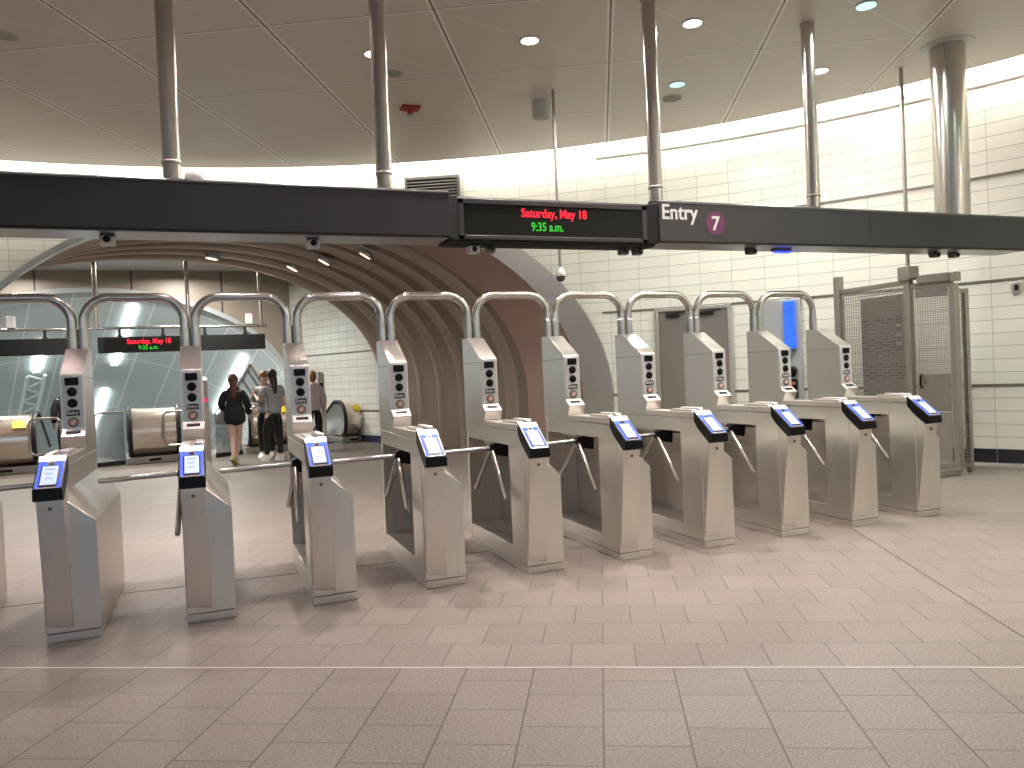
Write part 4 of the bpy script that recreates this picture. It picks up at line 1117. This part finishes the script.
person((1.10, 15.95, 0), rad(24), 1.79, 'woman with long dark hair in grey t-shirt, black trousers and white sneakers, seen from behind', M_GREY, M_BLKCLOTH, M_HAIRD, M_SHOEW, M_SKIN2,
       {'P': dict(elL=(-.235, .06, 1.12), wrL=(-.20, .27, 1.22), elR=(.22, .0, 1.10), wrR=(.17, .15, .93), anL=(-.14, .05, .085), knL=(-.12, .07, .49))}, tail='long', sleeves='short')
person((1.00, 16.75, 0), rad(160), 1.78, 'person with ginger hair facing the dark-haired woman, mostly hidden behind her', M_GREY, M_BLKCLOTH, M_HAIRB, M_SHOEW, M_SKIN2,
       {'P': dict(elR=(.20, .06, 1.12), wrR=(.14, .27, 1.25))}, tail='', sleeves='long')
t = empty('paper_cup', (.76, 16.42, 1.36), 0, 'white paper cup held at chest height beside the dark-haired woman', 'cup')
MB().lathe([(.028, -.02), (.038, .09)], seg=18).build('body', M_CUP, t); MB().lathe([(.041, .09), (.041, .10), (.034, .108)], seg=18).build('lid', M_WPLASTIC, t)
person((2.02, 17.2, 0), rad(6), 1.74, 'person with ginger hair in pale pink sweater half hidden by the third turnstile tower', M_PINK, M_BLKCLOTH, M_HAIRB, M_SHOEW, M_SKIN2, {'P': {}}, tail='')
person((-2.86, 18.4, .006), rad(10), 1.70, 'person in black jacket half hidden by the leftmost turnstile tower', M_BLKCLOTH, M_BLKCLOTH, M_HAIRD, M_SHOEK, M_SKIN, {'P': {}}, tail='')

# small lamps in the vault
for t_, ph, l in ((.93, 128, 'warm lamp low on the left of the vault'), (.87, 80, 'warm lamp near the middle of the vault above the hall sign'), (.80, 62, 'warm lamp in the vault above the third turnstile hoop'),
                  (.62, 60, 'warm lamp in the vault just under the beam camera'), (.42, 57, 'warm lamp highest in the vault, below the blank beam')):
    p = Vpt(t_, 'A', rad(ph), -.03); q_ = Vpt(t_, 'A', rad(ph), .2)
    o = vault_lamp(p.x, p.y, p.z, l)
    o.rotation_mode = 'QUATERNION'; o.rotation_quaternion = Vector((0, 0, 1)).rotation_difference((q_-p).normalized())

# ------------------------------------------------------------------ lights
def area(name, loc, power, size, color, rot=(0, 0, 0), spread=140, size_y=None):
    l = bpy.data.lights.new(name, 'AREA'); l.energy = power; l.size = size; l.color = color; l.spread = rad(spread)
    l.shape = 'DISK'
    if size_y: l.shape = 'RECTANGLE'; l.size_y = size_y
    o = bpy.data.objects.new(name, l); COL.objects.link(o); o.location = loc; o.rotation_euler = rot
    return o
PW = 24
for i, (p, k) in enumerate(LAMPS):
    a_, b_ = Vector(p).dot(E1), Vector(p).dot(E2)
    if i < 6: k_, c_, sp_ = (4.5 if i in (4, 5) else 3.0), ((.82, 1, .91) if k == 'c' else (1, .88, .86)), 160
    elif b_ > 4: k_, c_, sp_ = (2.0 if a_ > 4 else (1.5 if a_ < -5 else (4.2 if b_ > 6 else 1.3))), ((.72, 1, .85) if a_ > 4 and b_ > 6 else ((1, .74, .78) if a_ < -5 else (1, .89, .84) if b_ > 6 else (1, .80, .78))), (150 if a_ > 4 else 100)
    else: k_, c_, sp_ = .07, (1, .95, .9), 150
    area('downlight_or_fill', (p[0], p[1], p[2]-.03), PW*k_, .08 if b_ > 6 and i >= 6 else .16, c_, spread=sp_)
for i in range(5):                                     # added warm fill lamps, out of view, to tint the turnstile fronts beige
    p = onwall(100+i*11, ZC-.03, 11.9); area('downlight_or_fill', tuple(p), 75, .2, (1, .92, .78), spread=170)
for i in range(8):                                     # added cool fill lamps behind the camera, to tint turnstile fronts blue
    p = onwall(152+i*11, ZC-.03, 11.9); area('downlight_or_fill', tuple(p), 95, .2, (.50, .68, 1), spread=170)
for x, y in ((-3, 17), (0, 17.6)):  # fill lights without fixtures, added to brighten the hall
    area('hall_fill', (x, y, 3.9), 190, .5, (1, .95, .88), spread=160)
area('hall_fill', (-.8, 20.2, 4.5), 300, .6, (1, .96, .9), spread=170)
area('hall_fill', (-4.5, 20.2, 4.5), 220, .6, (1, .96, .9), spread=170)

w = bpy.data.worlds.new('world'); SC.world = w; w.use_nodes = True
w.node_tree.nodes['Background'].inputs[0].default_value = (.5, .5, .5, 1); w.node_tree.nodes['Background'].inputs[1].default_value = .3
SC.view_settings.view_transform = 'Standard'; SC.view_settings.look = 'None'; SC.view_settings.gamma = 1; SC.view_settings.use_curve_mapping = False
SC.view_settings.exposure = -0.3
SC.cycles.max_bounces = 7; SC.cycles.diffuse_bounces = 4; SC.cycles.glossy_bounces = 4; SC.cycles.transparent_max_bounces = 8
SC.cycles.caustics_reflective = False; SC.cycles.caustics_refractive = False
SC.cycles.sample_clamp_indirect = 6
SC.cycles.use_denoising = True
